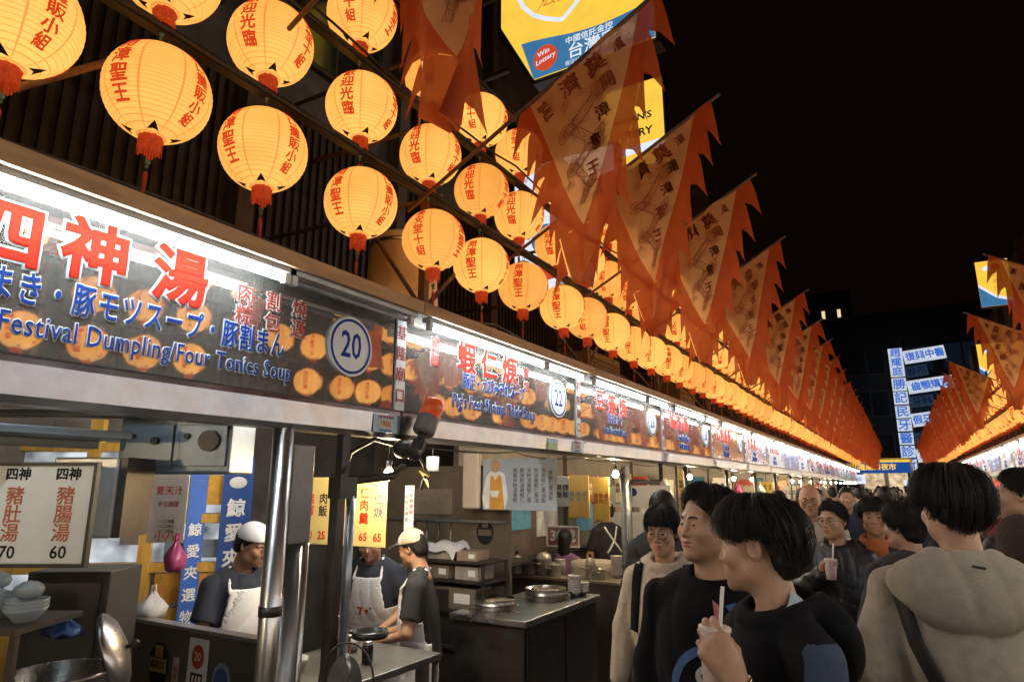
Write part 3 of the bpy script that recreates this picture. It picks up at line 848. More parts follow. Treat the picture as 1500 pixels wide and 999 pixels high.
m = MB(); m.tube([(-.4, .1, .3), (-1.7, .1, .3)], .03, 8); m.build('bracket', DSTEEL, b2)

b3 = thing('shop_sign_box', 'white and red lit shop sign glimpsed between the lanterns', 'sign', (-3.3, 6.9, 4.95))
m = MB(); m.box((0, .10, 0), (1.5, .16, 1.9)); m.build('casing', BLACK, b3, .02)
m = MB(); m.prism([(-.7, -.9), (.7, -.9), (.7, .9), (-.7, .9)], .01, fr(.012)); m.build('white_face', LWHI, b3)
m = MB(); m.prism([(-.7, .2), (.7, .35), (.7, .55), (-.7, .35)], .004, fr(-.002)); m.prism([(-.7, -.75), (.7, -.6), (.7, -.45), (-.7, -.55)], .004, fr(-.002)); m.build('red_stripe', LREDF, b3)
m = MB(); m.prism([(-.25 + .2 * math.cos(a * PI / 12), -.15 + .2 * math.sin(a * PI / 12)) for a in range(24)], .004, fr(-.002)); m.build('blue_spot', LBLU, b3)
m = MB(); m.tube([(-.5, .1, .3), (-1.1, .1, .3)], .03, 8); m.build('bracket', DSTEEL, b3)

for (x, y, z, lab) in ((2.62, 19.9, 6.80, 'upper yellow and blue hanging lottery sign on the right side of the street'), (2.55, 21.6, 4.95, 'lower yellow and blue hanging lottery sign on the right side of the street')):
    s = thing('hanging_lottery_sign', lab, 'sign', (x, y, z), 0, 'yellow lottery signs on the right')
    m = MB(); m.box((0, .09, 0), (.72, .14, 1.24)); m.build('casing', BLACK, s, .02)
    m = MB(); m.prism([(-.34, -.6), (.34, -.6), (.34, .6), (-.34, .6)], .01, fr(.012)); m.build('yellow_face', LYEL, s)
    m = MB(); m.prism([(-.34, -.6), (.34, -.6), (.34, -.52), (.0, -.40), (-.34, -.08)], .004, fr(-.002)); m.build('blue_corner', LBLU, s)
    m = MB(); m.prism([(.34, -.52), (.0, -.40), (-.34, -.08), (-.34, .0), (.0, -.33), (.34, -.45)], .004, fr(-.006)); m.build('white_edge', LWHI, s)
    m = MB(); m.prism([(.08 + .1 * math.cos(a * PI / 10), .42 + .08 * math.sin(a * PI / 10)) for a in range(20)], .004, fr(-.002)); m.build('round_badge', LREDF, s)
    m = MB(); m.prism([(-.12 + .09 * math.cos(a * PI / 10), .40 + .06 * math.sin(a * PI / 10)) for a in range(20)], .004, fr(-.003)); m.build('white_badge', LWHI, s)
    for i, ch in enumerate('彩券行'): lettering(ch, .15, LORG, frame((.04, -.004, .20 - .17 * i), (1, 0, 0), (0, 0, 1)), s, extrude=.001)
    m = MB(); m.tube([(.3, .09, .4), (1.85, .09, .4)], .03, 8); m.build('bracket', DSTEEL, s)

# ------------------------------------------------------------------ end of the street
tw = thing('clinic_building', 'dark building closing the far end of the street behind the lit clinic signs', 'building', (1.5, 42, 0))
m = MB(); m.bb((-9, .05, 0), (9, 9, 11)); m.build('wall', mat('far_wall', (.018, .02, .024), .8, 0, .3, .6), tw)
for f in range(3):
    for j in range(7):
        x = -8 + 2.3 * j; z = 2.6 + 2.4 * f
        m = MB(); m.bb((x, -.02, z), (x + 1.9, .08, z + 1.5)); wf = m.build('window', mat('far_frame', (.028, .032, .038), .6), tw)
        lit = (j in (3, 4) and f < 3)
        m = MB(); m.bb((x + .08, -.03, z + .08), (x + .9, -.022, z + 1.42)); m.bb((x + 1.0, -.03, z + .08), (x + 1.82, -.022, z + 1.42))
        m.build('pane', light_mat('dim_blue_window', (.16, .30, .55), .018) if lit else GLASSY, wf)
LBT = light_mat('lit_blue_print', (.05, .16, .62), .8)
cl = thing('clinic_sign_column', 'tall column of lit white boxes with blue characters at the street end', 'sign', (.50, 40, 0))
zs = [(8.75, 6.95, '趙耀庭診'), (6.80, 6.02, '勝'), (5.88, 5.14, '記'), (4.98, 4.28, '民'), (4.18, 3.46, '牙'), (3.36, 2.62, '醫'), (2.54, 1.84, '診'), (1.76, 1.06, '所')]
zs = [(8.75 - i * 0, 0, '') for i in ()] or [(8.78, 7.10, '趙耀庭'), (7.00, 6.26, '勝'), (6.18, 5.46, '記'), (5.36, 4.66, '民'), (4.58, 3.90, '牙'), (3.80, 3.12, '醫'), (3.04, 2.38, '診'), (2.30, 1.66, '所')]
zs = [(a * .905 + 1.02, b * .905 + 1.02, t) for a, b, t in zs]
for a, b, t in zs:
    m = MB(); m.box((0, .12, (a + b) / 2), (.66, .2, a - b)); bx = m.build('letter_box', light_mat('clinic_white_face', (.78, .86, 1.0), .62, .1), cl)
    for i, ch in enumerate(t):
        zz = a - (a - b) * (i + .5) / len(t)
        lettering(ch, .50 if len(t) > 1 else .60, LBT, frame((0, .015, zz - .02), (1, 0, 0), (0, 0, 1)), bx, extrude=.001, offset=.02)
m = MB(); m.cyl((.42, .3, 0), (.42, .3, 9.4), .06); m.build('mast', DSTEEL, cl)
for i, (z, t, lit, L_) in enumerate(((7.78, '復興中醫', 1, 1.75), (7.05, '診所', 0, .9), (6.32, '齒顎矯正', 1, 1.9), (5.6, '牙科', 0, 1.0), (4.75, '假牙植牙科', 1, 2.1), (3.9, '內科', 0, 1.0), (3.1, '家醫科', 1, 1.6), (2.3, '眼科', 0, 1.2))):
    s = thing('clinic_side_sign', f'{"bright white" if lit else "faintly glowing blue"} projecting clinic sign, {ORD[i]} from the top beside the letter column', 'sign', (.80, 36.2, z), 0, 'projecting signs of the clinic')
    m = MB(); m.box((L_ / 2, 0, 0), (L_, .16, .62 if lit else .5)); bx = m.build('sign_box', light_mat('clinic_white_face', (.78, .86, 1.0), .62, .1) if lit else light_mat('dim_blue_face', (.10, .17, .30), .16), s)  # the dim boxes get a faint glow in the material itself
    s.rotation_euler = (0, -math.radians(7), math.radians(14))
    lettering(t, .42, LBT if lit else light_mat('dim_blue_print', (.02, .05, .16), .2), frame((L_ / 2, -.085, -.02), (1, 0, 0), (0, 0, 1)), bx, extrude=.001, offset=.03)
bn = thing('banner_sign', 'wide lit blue banner with yellow characters across the street end', 'banner', (-.85, 34, 2.53))
m = MB(); m.box((0, .1, 0), (2.6, .1, .48)); m.build('board', light_mat('lit_navy_face', (.02, .10, .42), .6), bn)
lettering('基隆廟口夜市', .30, LYEL, frame((-.15, .045, .02), (1, 0, 0), (0, 0, 1)), bn, extrude=.001, offset=.03)
m = MB(); m.box((-1.1, .03, 0), (.2, .02, .40)); m.build('yellow_patch', LYEL, bn)
for x in (-1.2, 1.2):
    m = MB(); m.cyl((x, .2, -2.5), (x, .2, 0), .05); m.build('post', DSTEEL, bn)
sg = thing('street_lightbox', 'small white lit box sign over the crowd at the street end', 'sign', (-1.75, 33, 2.02))
m = MB(); m.box((0, 0, 0), (.85, .12, .40)); m.build('sign_box', LWHI, sg)
lettering('停車場', .20, LBT, frame((0, -.065, 0), (1, 0, 0), (0, 0, 1)), sg, extrude=.001)
m = MB(); m.cyl((-.3, .07, -2.0), (-.3, .07, .2), .035); m.build('post', DSTEEL, sg)
sg = thing('street_lightbox', 'second white lit box sign low at the street end beside the yellow shop', 'sign', (.9, 36.5, 1.8))
m = MB(); m.box((0, 0, 0), (1.5, .12, .40)); m.build('sign_box', LWHI, sg)
m = MB(); m.cyl((0, .09, -1.8), (0, .09, .2), .035); m.build('post', DSTEEL, sg)
sh = thing('corner_shop', 'small yellow lit shop front at the end of the street', 'shop', (-.6, 38, 0))
m = MB(); m.bb((-1.2, .3, 0), (1.2, 2, 2.6)); m.build('wall', CREAM, sh)
m = MB(); m.bb((-1.1, .1, 2.2), (1.1, .3, 2.5)); m.build('fascia', LYEL, sh)
m = MB(); m.bb((-1.0, .27, .9), (-.1, .299, 2.05)); m.bb((.1, .27, .3), (1.0, .299, 2.05)); m.build('lit_opening', light_mat('lit_shop_interior', (1, .75, .45), .6, .4), sh)
t2 = thing('far_tower', 'black tower with two small lit windows high above the street', 'building', (-6, 75, 0))
m = MB(); m.bb((-.6, 0, 0), (3.4, 9, 22)); m.build('wall', mat('black_far_wall', (.012, .011, .010), .9), t2)
for x in (.65, 2.15):
    m = MB(); m.bb((x, -.05, 18.6), (x + .32, -.01, 20.0)); m.build('window', light_mat('lit_far_window', (1, .75, .35), .8), t2)

for o in list(C.objects):                            # the street end stands a good way beyond the last stall
    if o.parent is None and o.type == 'EMPTY' and o.name.split('.')[0] in ('clinic_building', 'clinic_sign_column', 'clinic_side_sign', 'banner_sign', 'street_lightbox', 'corner_shop'):
        q = 1.40
        o.location = (o.location.x * q, o.location.y * q, max(0, 1.75 + (o.location.z - 1.75) * q) if o.location.z > 0 else 0)
        o.scale = (q, q, q)
        if o.name.split('.')[0] in ('clinic_sign_column',): o.location.z = 1.75 - 1.75 * q
# ------------------------------------------------------------------ stalls, general fittings
def post(name, label, x, y, r, z1=1.99, m_=STEEL, group='posts of the stalls'):
    p = thing(name, label, 'post', (x, y, 0), 0, group)
    m = MB(); m.cyl((0, 0, 0), (0, 0, z1), r, n=20); m.build('shaft', m_, p)
    m = MB(); m.cyl((0, 0, 0), (0, 0, .02), r * 1.7, n=20); m.build('foot', DSTEEL, p)
    m = MB(); m.tube([(0, 0, z1 * .62), (0, 0, z1 * .62 + .04)], r * 1.08, 20); m.build('collar', DSTEEL, p)
    return p
post('steel_post', 'shiny round steel post, brightest of the cluster beside the menu', -2.27, 1.93, .043)
p = thing('steel_post', 'thick grey post with square upper casing beside the shiny round post', 'post', (-2.36, 2.09, 0), 0, 'posts of the stalls')
m = MB(); m.bb((-.055, -.06, 1.50), (.055, .06, 1.93)); m.build('upper_casing', mat('grey_post_paint', (.20, .20, .20), .45, .4, .2, 5, .15, 20), p, .006)
m = MB(); m.cyl((0, 0, 0), (0, 0, 1.5), .052, n=20); m.build('shaft', mat('grey_post_steel', (.26, .27, .28), .35, .8, .2, 5, .1, 20), p)
m = MB(); m.cyl((.0, .085, 0), (.0, .085, 1.6), .017, n=10); m.build('conduit', STEEL, p)
p = thing('steel_post', 'dark bracketed post with a bright pipe in front of the yellow menu', 'post', (-2.30, 2.33, 0), 0, 'posts of the stalls')
m = MB(); m.bb((-.03, -.05, 0), (.02, -.0, 1.72)); m.build('shaft', DSTEEL, p)
m = MB(); m.cyl((.02, .035, .9), (.02, .035, 1.70), .022, n=14); m.build('pipe', mat('bluish_pipe', (.40, .45, .50), .35, .7, .1), p)
m = MB(); m.bb((-.04, -.055, 1.69), (.04, .055, 1.79)); m.bb((-.02, -.035, 1.79), (.02, .015, 1.99)); m.tube([(0, 0, 1.77), (-.02, .38, 1.80), (-.05, .50, 1.85)], .022, 8); m.build('bracket', BLACK, p)
p = thing('steel_post', 'pair of thin dark posts joined by a pipe elbow in front of the gold menus', 'post', (-2.30, 6.02, 0), 0, 'posts of the stalls')
m = MB(); m.cyl((0, 0, 0), (0, 0, 1.86), .026, n=12); m.cyl((0, .16, 0), (0, .16, 1.76), .024, n=12); m.build('shaft', mat('worn_post_paint', (.20, .19, .17), .5, .5, .3, 12, .2, 40, stain=(.08, .06, .04)), p)
m = MB(); m.tube([(0, .16, 1.60), (0, .16, 1.74), (0, .20, 1.785), (0, 1.10, 1.785), (0, 1.20, 1.82), (0, 1.20, 1.99)], .024, 10); m.build('pipe_elbow', DSTEEL, p)
m = MB(); m.cyl((-.02, .06, 1.88), (.03, .06, 1.88), .055, n=20); m.build('gauge', mat('gauge_face', (.5, .46, .36), .4), p)
m = MB(); m.bb((-.015, -.03, 1.0), (.015, .19, 1.03)); m.bb((-.015, -.03, .4), (.015, .19, .43)); m.build('clamp', DSTEEL, p)
for side in (-1, 1):
    for k in range(3 if side < 0 else -3, 13):
        y = Y0 + LS * k + 1.1
        who = f'post of the {ORD[k] if k >= 0 else "nearest"} stall on the {"left" if side < 0 else "right"} row'
        if side < 0 or k >= 4 or k < 0:
            post('steel_post', 'plain steel corner ' + who, side * 2.36, y, .028, group='posts of the farther stalls')

def counter(label, c, d, mt=STEEL, leg=True, rot=0, front=DSTEEL):
    r = thing('counter', label, 'counter', c, rot, 'stall counters')
    m = MB(); m.bb((-d[0] / 2, -d[1] / 2, d[2] - .045), (d[0] / 2, d[1] / 2, d[2])); m.build('top', mt, r, .006)
    m = MB(); m.bb((-d[0] / 2 + .03, -d[1] / 2 + .03, .10), (d[0] / 2 - .03, d[1] / 2 - .03, d[2] - .047)); m.build('body', front, r)
    m = MB(); m.bb((d[0] / 2 - .028, -d[1] / 2 + .06, .14), (d[0] / 2 - .018, -.01, d[2] - .09)); m.build('front_panel', front, r)
    m = MB(); m.bb((d[0] / 2 - .028, .01, .14), (d[0] / 2 - .018, d[1] / 2 - .06, d[2] - .09)); m.build('front_panel', front, r)
    for i in (-1, 1):
        for j in (-1, 1):
            m = MB(); m.cyl((i * (d[0] / 2 - .06), j * (d[1] / 2 - .06), 0), (i * (d[0] / 2 - .06), j * (d[1] / 2 - .06), .10), .02, n=8); m.build('leg', STEEL, r)
    return r
def bulb(label, loc, drop=.14, group='bare bulbs of the stalls'):
    b = thing('bare_bulb', label, 'light bulb', loc, 0, group)
    m = MB(); m.sphere((0, 0, 0), (.028, .028, .034), 14); m.build('glass', BULB, b)
    m = MB(); m.cyl((0, 0, .03), (0, 0, .075), .017, n=12); m.build('socket', BLACK, b)
    m = MB(); m.cyl((0, 0, .075), (0, 0, .075 + drop), .004, n=6); m.build('cord', BLACK, b)
    return b
def tube_lamp(label, loc, L_, rotz=0, mt=TUBEIN):
    b = thing('ceiling_tube_lamp', label, 'lamp', loc, rotz, 'tube lamps under the stall roofs')
    m = MB(); m.bb((-.03, -L_ / 2 - .04, .02), (.03, L_ / 2 + .04, .05)); m.build('batten', WHITE, b)
    m = MB(); m.cyl((0, -L_ / 2, 0), (0, L_ / 2, 0), .013, n=10); m.build('tube', mt, b)
    return b
def pot(label, loc, r, h, mt=STEEL, name='stock_pot', lid=True, group='pots on the counters'):
    p = thing(name, label, 'pot', loc, random.uniform(0, 6), group)
    m = MB(); m.lathe([(0, 0), (r * .96, 0), (r, .012), (r, h - .02), (r * 1.035, h - .01), (r * 1.035, h), (r * .97, h), (r * .95, .03), (0, .03)], n=32); m.build('body', mt, p)
    for s in (-1, 1):
        m = MB(); m.tube([(s * r, -.05, h * .7), (s * (r + .03), -.04, h * .7), (s * (r + .03), .04, h * .7), (s * r, .05, h * .7)], .006, 8); m.build('handle', mt, p)
    if lid:
        m = MB(); m.lathe([(r * 1.02, h + .002), (r * .9, h + .03), (r * .3, h + .055), (0, h + .06)], n=32); l = m.build('lid', mt, p)
        m = MB(); m.sphere((0, 0, h + .075), .018, 10); m.build('knob', BLACK, l)
    return p
def steamer(label, loc, r, h):
    p = thing('steamer', label, 'steamer', loc, 0, 'steel steamers on the counter')
    m = MB(); m.lathe([(0, 0), (r * .97, 0), (r, .008), (r, h * .45), (r * 1.03, h * .47), (r * 1.03, h * .53), (r, h * .55), (r, h * .96), (r * 1.04, h), (r * .96, h), (r * .94, h * .7), (0, h * .68)], n=40); m.build('body', STEEL, p)
    m = MB(); m.lathe([(0, h * .70), (r * .90, h * .71), (r * .92, h * .76), (0, h * .9)], n=32); m.build('food', mat('steamed_food', (.30, .24, .16), .5, 0, .4, 30, .6, 50), p)
    for a in (.5, 2.6, 4.4):
        m = MB(); m.tube([(r * math.cos(a - .15), r * math.sin(a - .15), h * .3), ((r + .02) * math.cos(a), (r + .02) * math.sin(a), h * .35), (r * math.cos(a + .15), r * math.sin(a + .15), h * .3)], .005, 6); m.build('handle', STEEL, p)
    return p
def bag(label, loc, r, h, m_, group='plastic bags hanging in the stalls'):
    b = thing('plastic_bag', label, 'bag', loc, random.uniform(0, 6), group)
    vs = []; fs = []; n = 16
    prof = [(.12, 1.0), (.25, .88), (.55, .72), (.9, .5), (1.0, .3), (.85, .1), (.4, 0), (.02, -.01)]
    for j, (q, z) in enumerate(prof):
        for k in range(n):
            a = 2 * PI * k / n
            rr = r * q * (1 + .16 * math.sin(3 * a + j) + .10 * math.sin(7 * a + 2 * j))
            vs.append((rr * math.cos(a), rr * .7 * math.sin(a), h * z + .01 * math.sin(5 * a)))
    for j in range(len(prof) - 1):
        for k in range(n):
            l = (k + 1) % n; fs.append((j * n + k, (j + 1) * n + k, (j + 1) * n + l, j * n + l))
    m = MB().add(vs, fs, 0, True); m.build('sack', m_, b)
    m = MB(); m.tube([(-.02, 0, h * .98), (-.015, 0, h * 1.25), (.015, 0, h * 1.25), (.02, 0, h * .98)], .006, 6); m.build('handle', m_, b)
    return b
BAGW = mat('white_plastic_bag', (.66, .66, .66), .35, 0, .1, 8, .5, 14, trans=.3)
BAGP = mat('pink_plastic_bag', (.46, .09, .24), .3, 0, .2, 8, .6, 14, trans=.3)
BAGO = mat('orange_plastic_bag', (.72, .22, .05), .35, 0, .2, 8, .6, 14, trans=.3)
BAGB = mat('blue_plastic_bag', (.12, .22, .52), .3, 0, .2, 8, .6, 14, trans=.3)
def menu(label, loc, rotz, w, h, board, cols, m_txt, size, gap, border=None, name='menu_board', group='menus hanging in the stalls', price=None, m_price=None, tilt=0, zoff=None):
    r = thing(name, label, 'menu', loc, rotz, group)
    r.rotation_euler = (tilt, 0, rotz)
    m = MB(); m.box((0, 0, 0), (w, .012, h)); bd = m.build('board', board, r, .003)
    if border:
        m = MB()
        for a, b in (((-w / 2 - .012, -h / 2 - .012), (w / 2 + .012, -h / 2)), ((-w / 2 - .012, h / 2), (w / 2 + .012, h / 2 + .012)), ((-w / 2 - .012, -h / 2), (-w / 2, h / 2)), ((w / 2, -h / 2), (w / 2 + .012, h / 2))):
            m.bb((a[0], -.012, a[1]), (b[0], .012, b[1]))
        m.build('frame', border, r)
    n = len(cols)
    for i, col in enumerate(cols):
        x = -w / 2 + w * (i + .5) / n
        mm = m_txt[i % len(m_txt)] if isinstance(m_txt, (list, tuple)) else m_txt
        lettering('\n'.join(col), size, mm, frame((x, -.0075, zoff if zoff is not None else .03 * (1 if price else 0)), (1, 0, 0), (0, 0, 1)), bd, extrude=.0005, offset=.012, line=gap)
        if price: lettering(price[i], size * .9, m_price, frame((x, -.0075, -h / 2 + size * (.75 if zoff is None else .56)), (1, 0, 0), (0, 0, 1)), bd, extrude=.0005, offset=.015)
    return r

# ------------------------------------------------------------------ stall 20: the four tonics soup stall
menu('white framed price board with four tonics soups in black and red', (-2.795, 1.110, 1.652), math.radians(30), .72, .335, WHITE,
     ['腸湯', '綜合湯', '豬肚湯', '豬腸湯'], mat('brush_red_lettering', (.50, .10, .03), .5, 0, .1), .066, .96, BLACK, 'price_board', price=['65', '80', '70', '60'], m_price=INK, zoff=-.004)
pb = [o for o in C.objects if o.name.startswith('price_board')][0]
for i in range(4):
    x = -.72 / 2 + .72 * (i + .5) / 4
    lettering('四神', .046, INK, frame((x, -.0075, .335 / 2 - .032), (1, 0, 0), (0, 0, 1)), pb, extrude=.0005, offset=.03)
hb = thing('steel_hood_box', 'brushed steel vent box beside the white soup price board', 'vent box', (-2.83, 1.49, 1.55), math.radians(33))
m = MB(); m.bb((-.13, -.10, 0), (.12, .14, .31)); m.build('casing', mat('grey_box_steel', (.42, .43, .45), .35, .4, .2, 6, .1, 20), hb, .008)
m = MB(); m.bb((.121, -.085, .0), (.15, .14, .31)); m.build('side_panel', DSTEEL, hb)
cb = thing('wall_cabinet', 'steel wall cabinet with round dial and small doors above the hanging papers', 'cabinet', (-2.74, 1.83, 1.80), math.radians(28))
m = MB(); m.bb((-.28, -.10, 0), (.22, .14, .30)); m.build('casing', mat('bluish_steel', (.20, .235, .27), .42, .6, .2, 5, .2, 12), cb, .008)
for x in (-.14, .10):
    m = MB(); m.bb((x - .105, -.112, .03), (x + .105, -.103, .21)); d = m.build('door', mat('bluish_steel', (.3, .3, .3)), cb, .003)
    m = MB(); m.cyl((x + .03, -.128, .14), (x + .03, -.113, .14), .045 if x > 0 else .018, n=24); m.build('dial', DSTEEL, d)
    m = MB(); m.cyl((x - .07, -.125, .16), (x - .07, -.113, .16), .012, n=12); m.build('handle', BLACK, d)
m = MB(); m.tube([(-.9, -.16, .26), (.30, -.16, .24)], .018, 10); m.build('pipe', STEEL, cb)
bm = thing('steel_beam', 'long brushed steel header beam under the soup sign', 'beam', (-2.55, .4, 1.90))
m = MB(); m.bb((-.4, -1.3, 0), (-.34, 1.1, .07)); m.bb((-.33, -1.3, .03), (-.1, 1.1, .06)); m.build('header', mat('bluish_steel', (.3, .3, .3)), bm, .004)
tube_lamp('cool white tube lamp under the roof of the soup stall', (-2.46, .55, 2.25), 1.5, 0, light_mat('cool_inside_tube', (.72, .88, 1.0), 30))
tube_lamp('warm tube lamp over the workers of the meat soup stall', (-2.54, 3.0, 2.16), 1.5, 0, light_mat('work_tube', (1, .96, .90), 140))
tube_lamp('added unseen tube lamp brightening the yellow shop front', (-4.0, 2.4, 2.6), 1.0, 0, light_mat('added_shop_tube', (1, .93, .80), 60))  # lamp added out of sight to brighten the shop front
tube_lamp('warm tube lamp over the steel steamers', (-2.7, 5.6, 2.35), 1.1)
bulb('glowing bare bulb beside the yellow menu and the white cap', (-2.46, 2.84, 1.81), .12)
bp = thing('paper_notice', 'torn white paper notice with red print hanging beside the blue banner', 'notice', (-3.46, 2.20, 1.63), math.radians(30), 'paper notices')
m = MB(); m.box((0, 0, 0), (.20, .004, .36)); bd = m.build('sheet', mat('aged_paper', (.68, .62, .58), .7, 0, .12, 6, .2, 12, stain=(.42, .32, .24), samt=.5), bp)
for t, z, s_, mm in (('夏天汁', .09, .05, REDL), ('手工蔬菜', .02, .03, DREDL), ('小八', -.15, .06, REDL)): lettering(t, s_, mm, frame((0, -.0035, z), (1, 0, 0), (0, 0, 1)), bd, extrude=.0005)
for i in range(3): lettering('一二三四五', .018, INK, frame((.0, -.0035, -.07 - .025 * i), (1, 0, 0), (0, 0, 1)), bd, extrude=.0005)
bp = thing('paper_notice', 'blank grey metal sheet next to the torn paper notice', 'notice', (-3.60, 2.09, 1.62), math.radians(30), 'paper notices')
m = MB(); m.box((0, 0, 0), (.10, .004, .36)); m.build('sheet', mat('grey_sheet', (.42, .42, .42), .4, .3), bp)
bag('pink plastic bag hanging under the torn paper notice', (-3.38, 2.22, 1.31), .075, .15, BAGP)
# blue banner stand and the yellow shop front behind
b = thing('blue_banner', 'blue vertical banner with white characters behind the left cook', 'banner', (-4.02, 3.02, 1.32), math.radians(36), 'blue banners')
NAVY = mat('navy_banner_cloth', (.025, .075, .28), .6, 0, .12)
m = MB(); m.box((.03, 0, 0), (.20, .008, 1.25)); bd = m.build('cloth', NAVY, b)
for i, ch in enumerate('鯨愛夾'): lettering(ch, .125, WHITE, frame((.03, -.0055, .27 - .165 * i), (1, 0, 0), (0, 0, 1)), bd, extrude=.0005, offset=.03)
for i, ch in enumerate('選物販賣'): lettering(ch, .075, WHITE, frame((.03, -.0055, -.21 - .09 * i), (1, 0, 0), (0, 0, 1)), bd, extrude=.0005, offset=.01)
m = MB(); m.sphere((.03, -.004, .45), (.06, .006, .04), 20); m.build('whale_mark', WHITE, bd)
b = thing('blue_banner', 'bright blue banner edge folded beside the yellow door', 'banner', (-4.20, 2.88, 1.30), math.radians(75), 'blue banners')
m = MB(); m.box((0, 0, 0), (.12, .008, 1.2)); bd = m.build('cloth', mat('bright_blue_cloth', (.03, .12, .48), .6), b)
for i, ch in enumerate('鯨愛夾選物'): lettering(ch, .09, WHITE, frame((.0, -.0055, .15 - .14 * i), (1, 0, 0), (0, 0, 1)), bd, extrude=.0005, offset=.02)
ys = thing('yellow_shop_front', 'yellow wooden shop front with glass panes behind the soup stall', 'shop front', (-4.45, 2.72, 0), math.radians(38))
YW = mat('yellow_varnished_wood', (.62, .36, .07), .45, 0, .25, 8, .1, 20, stretch=(4, 4, .5))
m = MB(); m.bb((-1.0, .0, 0), (.62, .06, .95)); m.build('lower_panel', YW, ys)
for x in (-1.0, -.46, -.06, .54):
    m = MB(); m.bb((x, -.02, .0), (x + .08, .05, 2.2)); m.build('door_post', YW, ys)
for z in (1.18, 1.50, 1.98):
    m = MB(); m.bb((-1.0, -.01, z), (.62, .04, z + .06)); m.build('rail', YW, ys)
SHG = light_mat('lit_shop_glass', (.70, .74, .78), .55, .8)
for x, w_ in ((-.92, .46), (-.38, .32), (.02, .52)):
    for z0, z1 in ((.96, 1.175), (1.245, 1.495), (1.565, 1.975)):
        if z0 < 1 and x > -.9: continue
        m = MB(); m.bb((x, .02, z0), (x + w_, .03, z1)); m.build('pane', SHG, ys)
for x, z, w_, h_, c in ((-.36, 1.0, .26, .17, (.62, .33, .05)), (.06, .98, .42, .19, (.58, .28, .05)), (.06, 1.60, .20, .30, (.72, .58, .22)), (.30, 1.62, .18, .20, (.62, .72, .75)), (-.34, 1.60, .22, .22, (.70, .70, .66)), (.10, 1.27, .36, .12, (.16, .20, .26))):
    m = MB(); m.bb((x, .004, z), (x + w_, .018, z + h_)); ps = m.build('poster', mat(f'shop_poster_{int(c[0] * 100)}', c, .5, 0, .35, 9), ys)
m = MB(); m.lathe([(.045, 0), (.055, 0), (.055, .004), (.045, .004)], c=(.16, .003, 1.80), n=24, rot=rotM('X', 90)); m.build('no_entry_mark', REDL, ys)
# bulkhead with stickers
bh = thing('steel_bulkhead', 'low brown steel bulkhead with round and vertical stickers before the left cook', 'partition', (-3.0, 2.03, 0))
m = MB(); m.bb((-.85, -.02, 0), (.62, .02, 1.10)); m.build('sheet', mat('brown_steel', (.17, .15, .13), .4, .6, .3, 4, .1, 20, stain=(.1, .07, .05)), bh, .004)
m = MB(); m.bb((-.85, -.03, 1.10), (.62, .03, 1.115)); m.build('rail', STEEL, bh)
def decal(x, z, w, h, m_, rnd=False, y=-.0215):
    q = MB()
    if rnd: q.prism([(x + w / 2 * math.cos(a * PI / 16), z + h / 2 * math.sin(a * PI / 16)) for a in range(32)], .0015, frame((0, y, 0), (1, 0, 0), (0, 0, 1)))
    else: q.prism([(x - w / 2, z - h / 2), (x + w / 2, z - h / 2), (x + w / 2, z + h / 2), (x - w / 2, z + h / 2)], .0015, frame((0, y, 0), (1, 0, 0), (0, 0, 1)))
    return q
o = decal(-.10, .93, .15, .20, INK, True).build('badge', INK, bh); decal(-.10, .93, .13, .06, YEL, False, -.0235).build('badge_band', mat('old_gold', (.42, .27, .07), .5), o); lettering('鮮肉店', .038, INK, frame((-.10, -.0262, .93), (1, 0, 0), (0, 0, 1)), o, extrude=.0004); decal(-.10, .99, .06, .05, YEL, False, -.0235).build('badge_top', mat('old_gold', (.42, .27, .07), .5), o)
o = decal(.035, .88, .045, .20, PINKL).build('sticker', mat('pale_pink_sticker', (.62, .48, .46), .5), bh); lettering('\n'.join('福來鮮湯'), .034, DREDL, frame((.035, -.0235, .88), (1, 0, 0), (0, 0, 1)), o, extrude=.0004, line=.95)
o = decal(.19, .80, .14, .55, GREYW).build('sticker', GREYW, bh)
decal(.19, 1.0, .085, .10, DREDL, True, -.0235).build('red_spot', DREDL, o); lettering('20', .05, GREYW, frame((.19, -.0262, 1.0), (1, 0, 0), (0, 0, 1)), o, extrude=.0004)
lettering('四\n神\n湯', .10, INK, frame((.19, -.0238, .79), (1, 0, 0), (0, 0, 1)), o, extrude=.0004, offset=.015, line=.95)
o = decal(.36, .92, .12, .15, BLUEL, True).build('badge', mat('pale_blue_badge', (.28, .36, .45), .5), bh); decal(.36, .92, .09, .11, BLUEL, True, -.0235).build('badge_ring', mat('navy_badge', (.06, .10, .2), .5), o)
# soup kettle, lid, shelf of bags
ct = counter('dark counter of the soup stall under the big kettle', (-2.72, .85, 0), (.9, 2.0, .87))
kp = pot('big dark soup kettle with its lid leaning at the edge of the picture', (-2.56, 1.31, .87), .155, .26, mat('kettle_steel', (.34, .32, .30), .28, 1, .3, 4, .15, 10, stain=(.1, .07, .05)), 'soup_kettle', False)
ld = thing('kettle_lid', 'steel domed lid tilted on top of the soup kettle', 'lid', (-2.53, 1.46, 1.16), 0)
ld.rotation_euler = Vector((.56, .74, .36)).to_track_quat('Z', 'Y').to_euler()
m = MB(); m.lathe([(.136, -.004), (.140, -.012), (.146, 0), (.138, .010), (.11, .028), (.05, .043), (0, .046)], n=36); m.build('dome', STEEL, ld)
m = MB(); m.cyl((0, 0, .044), (0, 0, .064), .008, n=10); m.sphere((0, 0, .072), .015, 10); m.build('knob', BLACK, ld)
sf = thing('steel_shelf', 'dark steel shelf stacked with bagged bowls under the price board', 'shelf', (-2.75, 1.05, 1.30), math.radians(30))
m = MB(); m.bb((-.45, -.16, 0), (.32, .16, .018)); m.build('shelf_board', DSTEEL, sf)
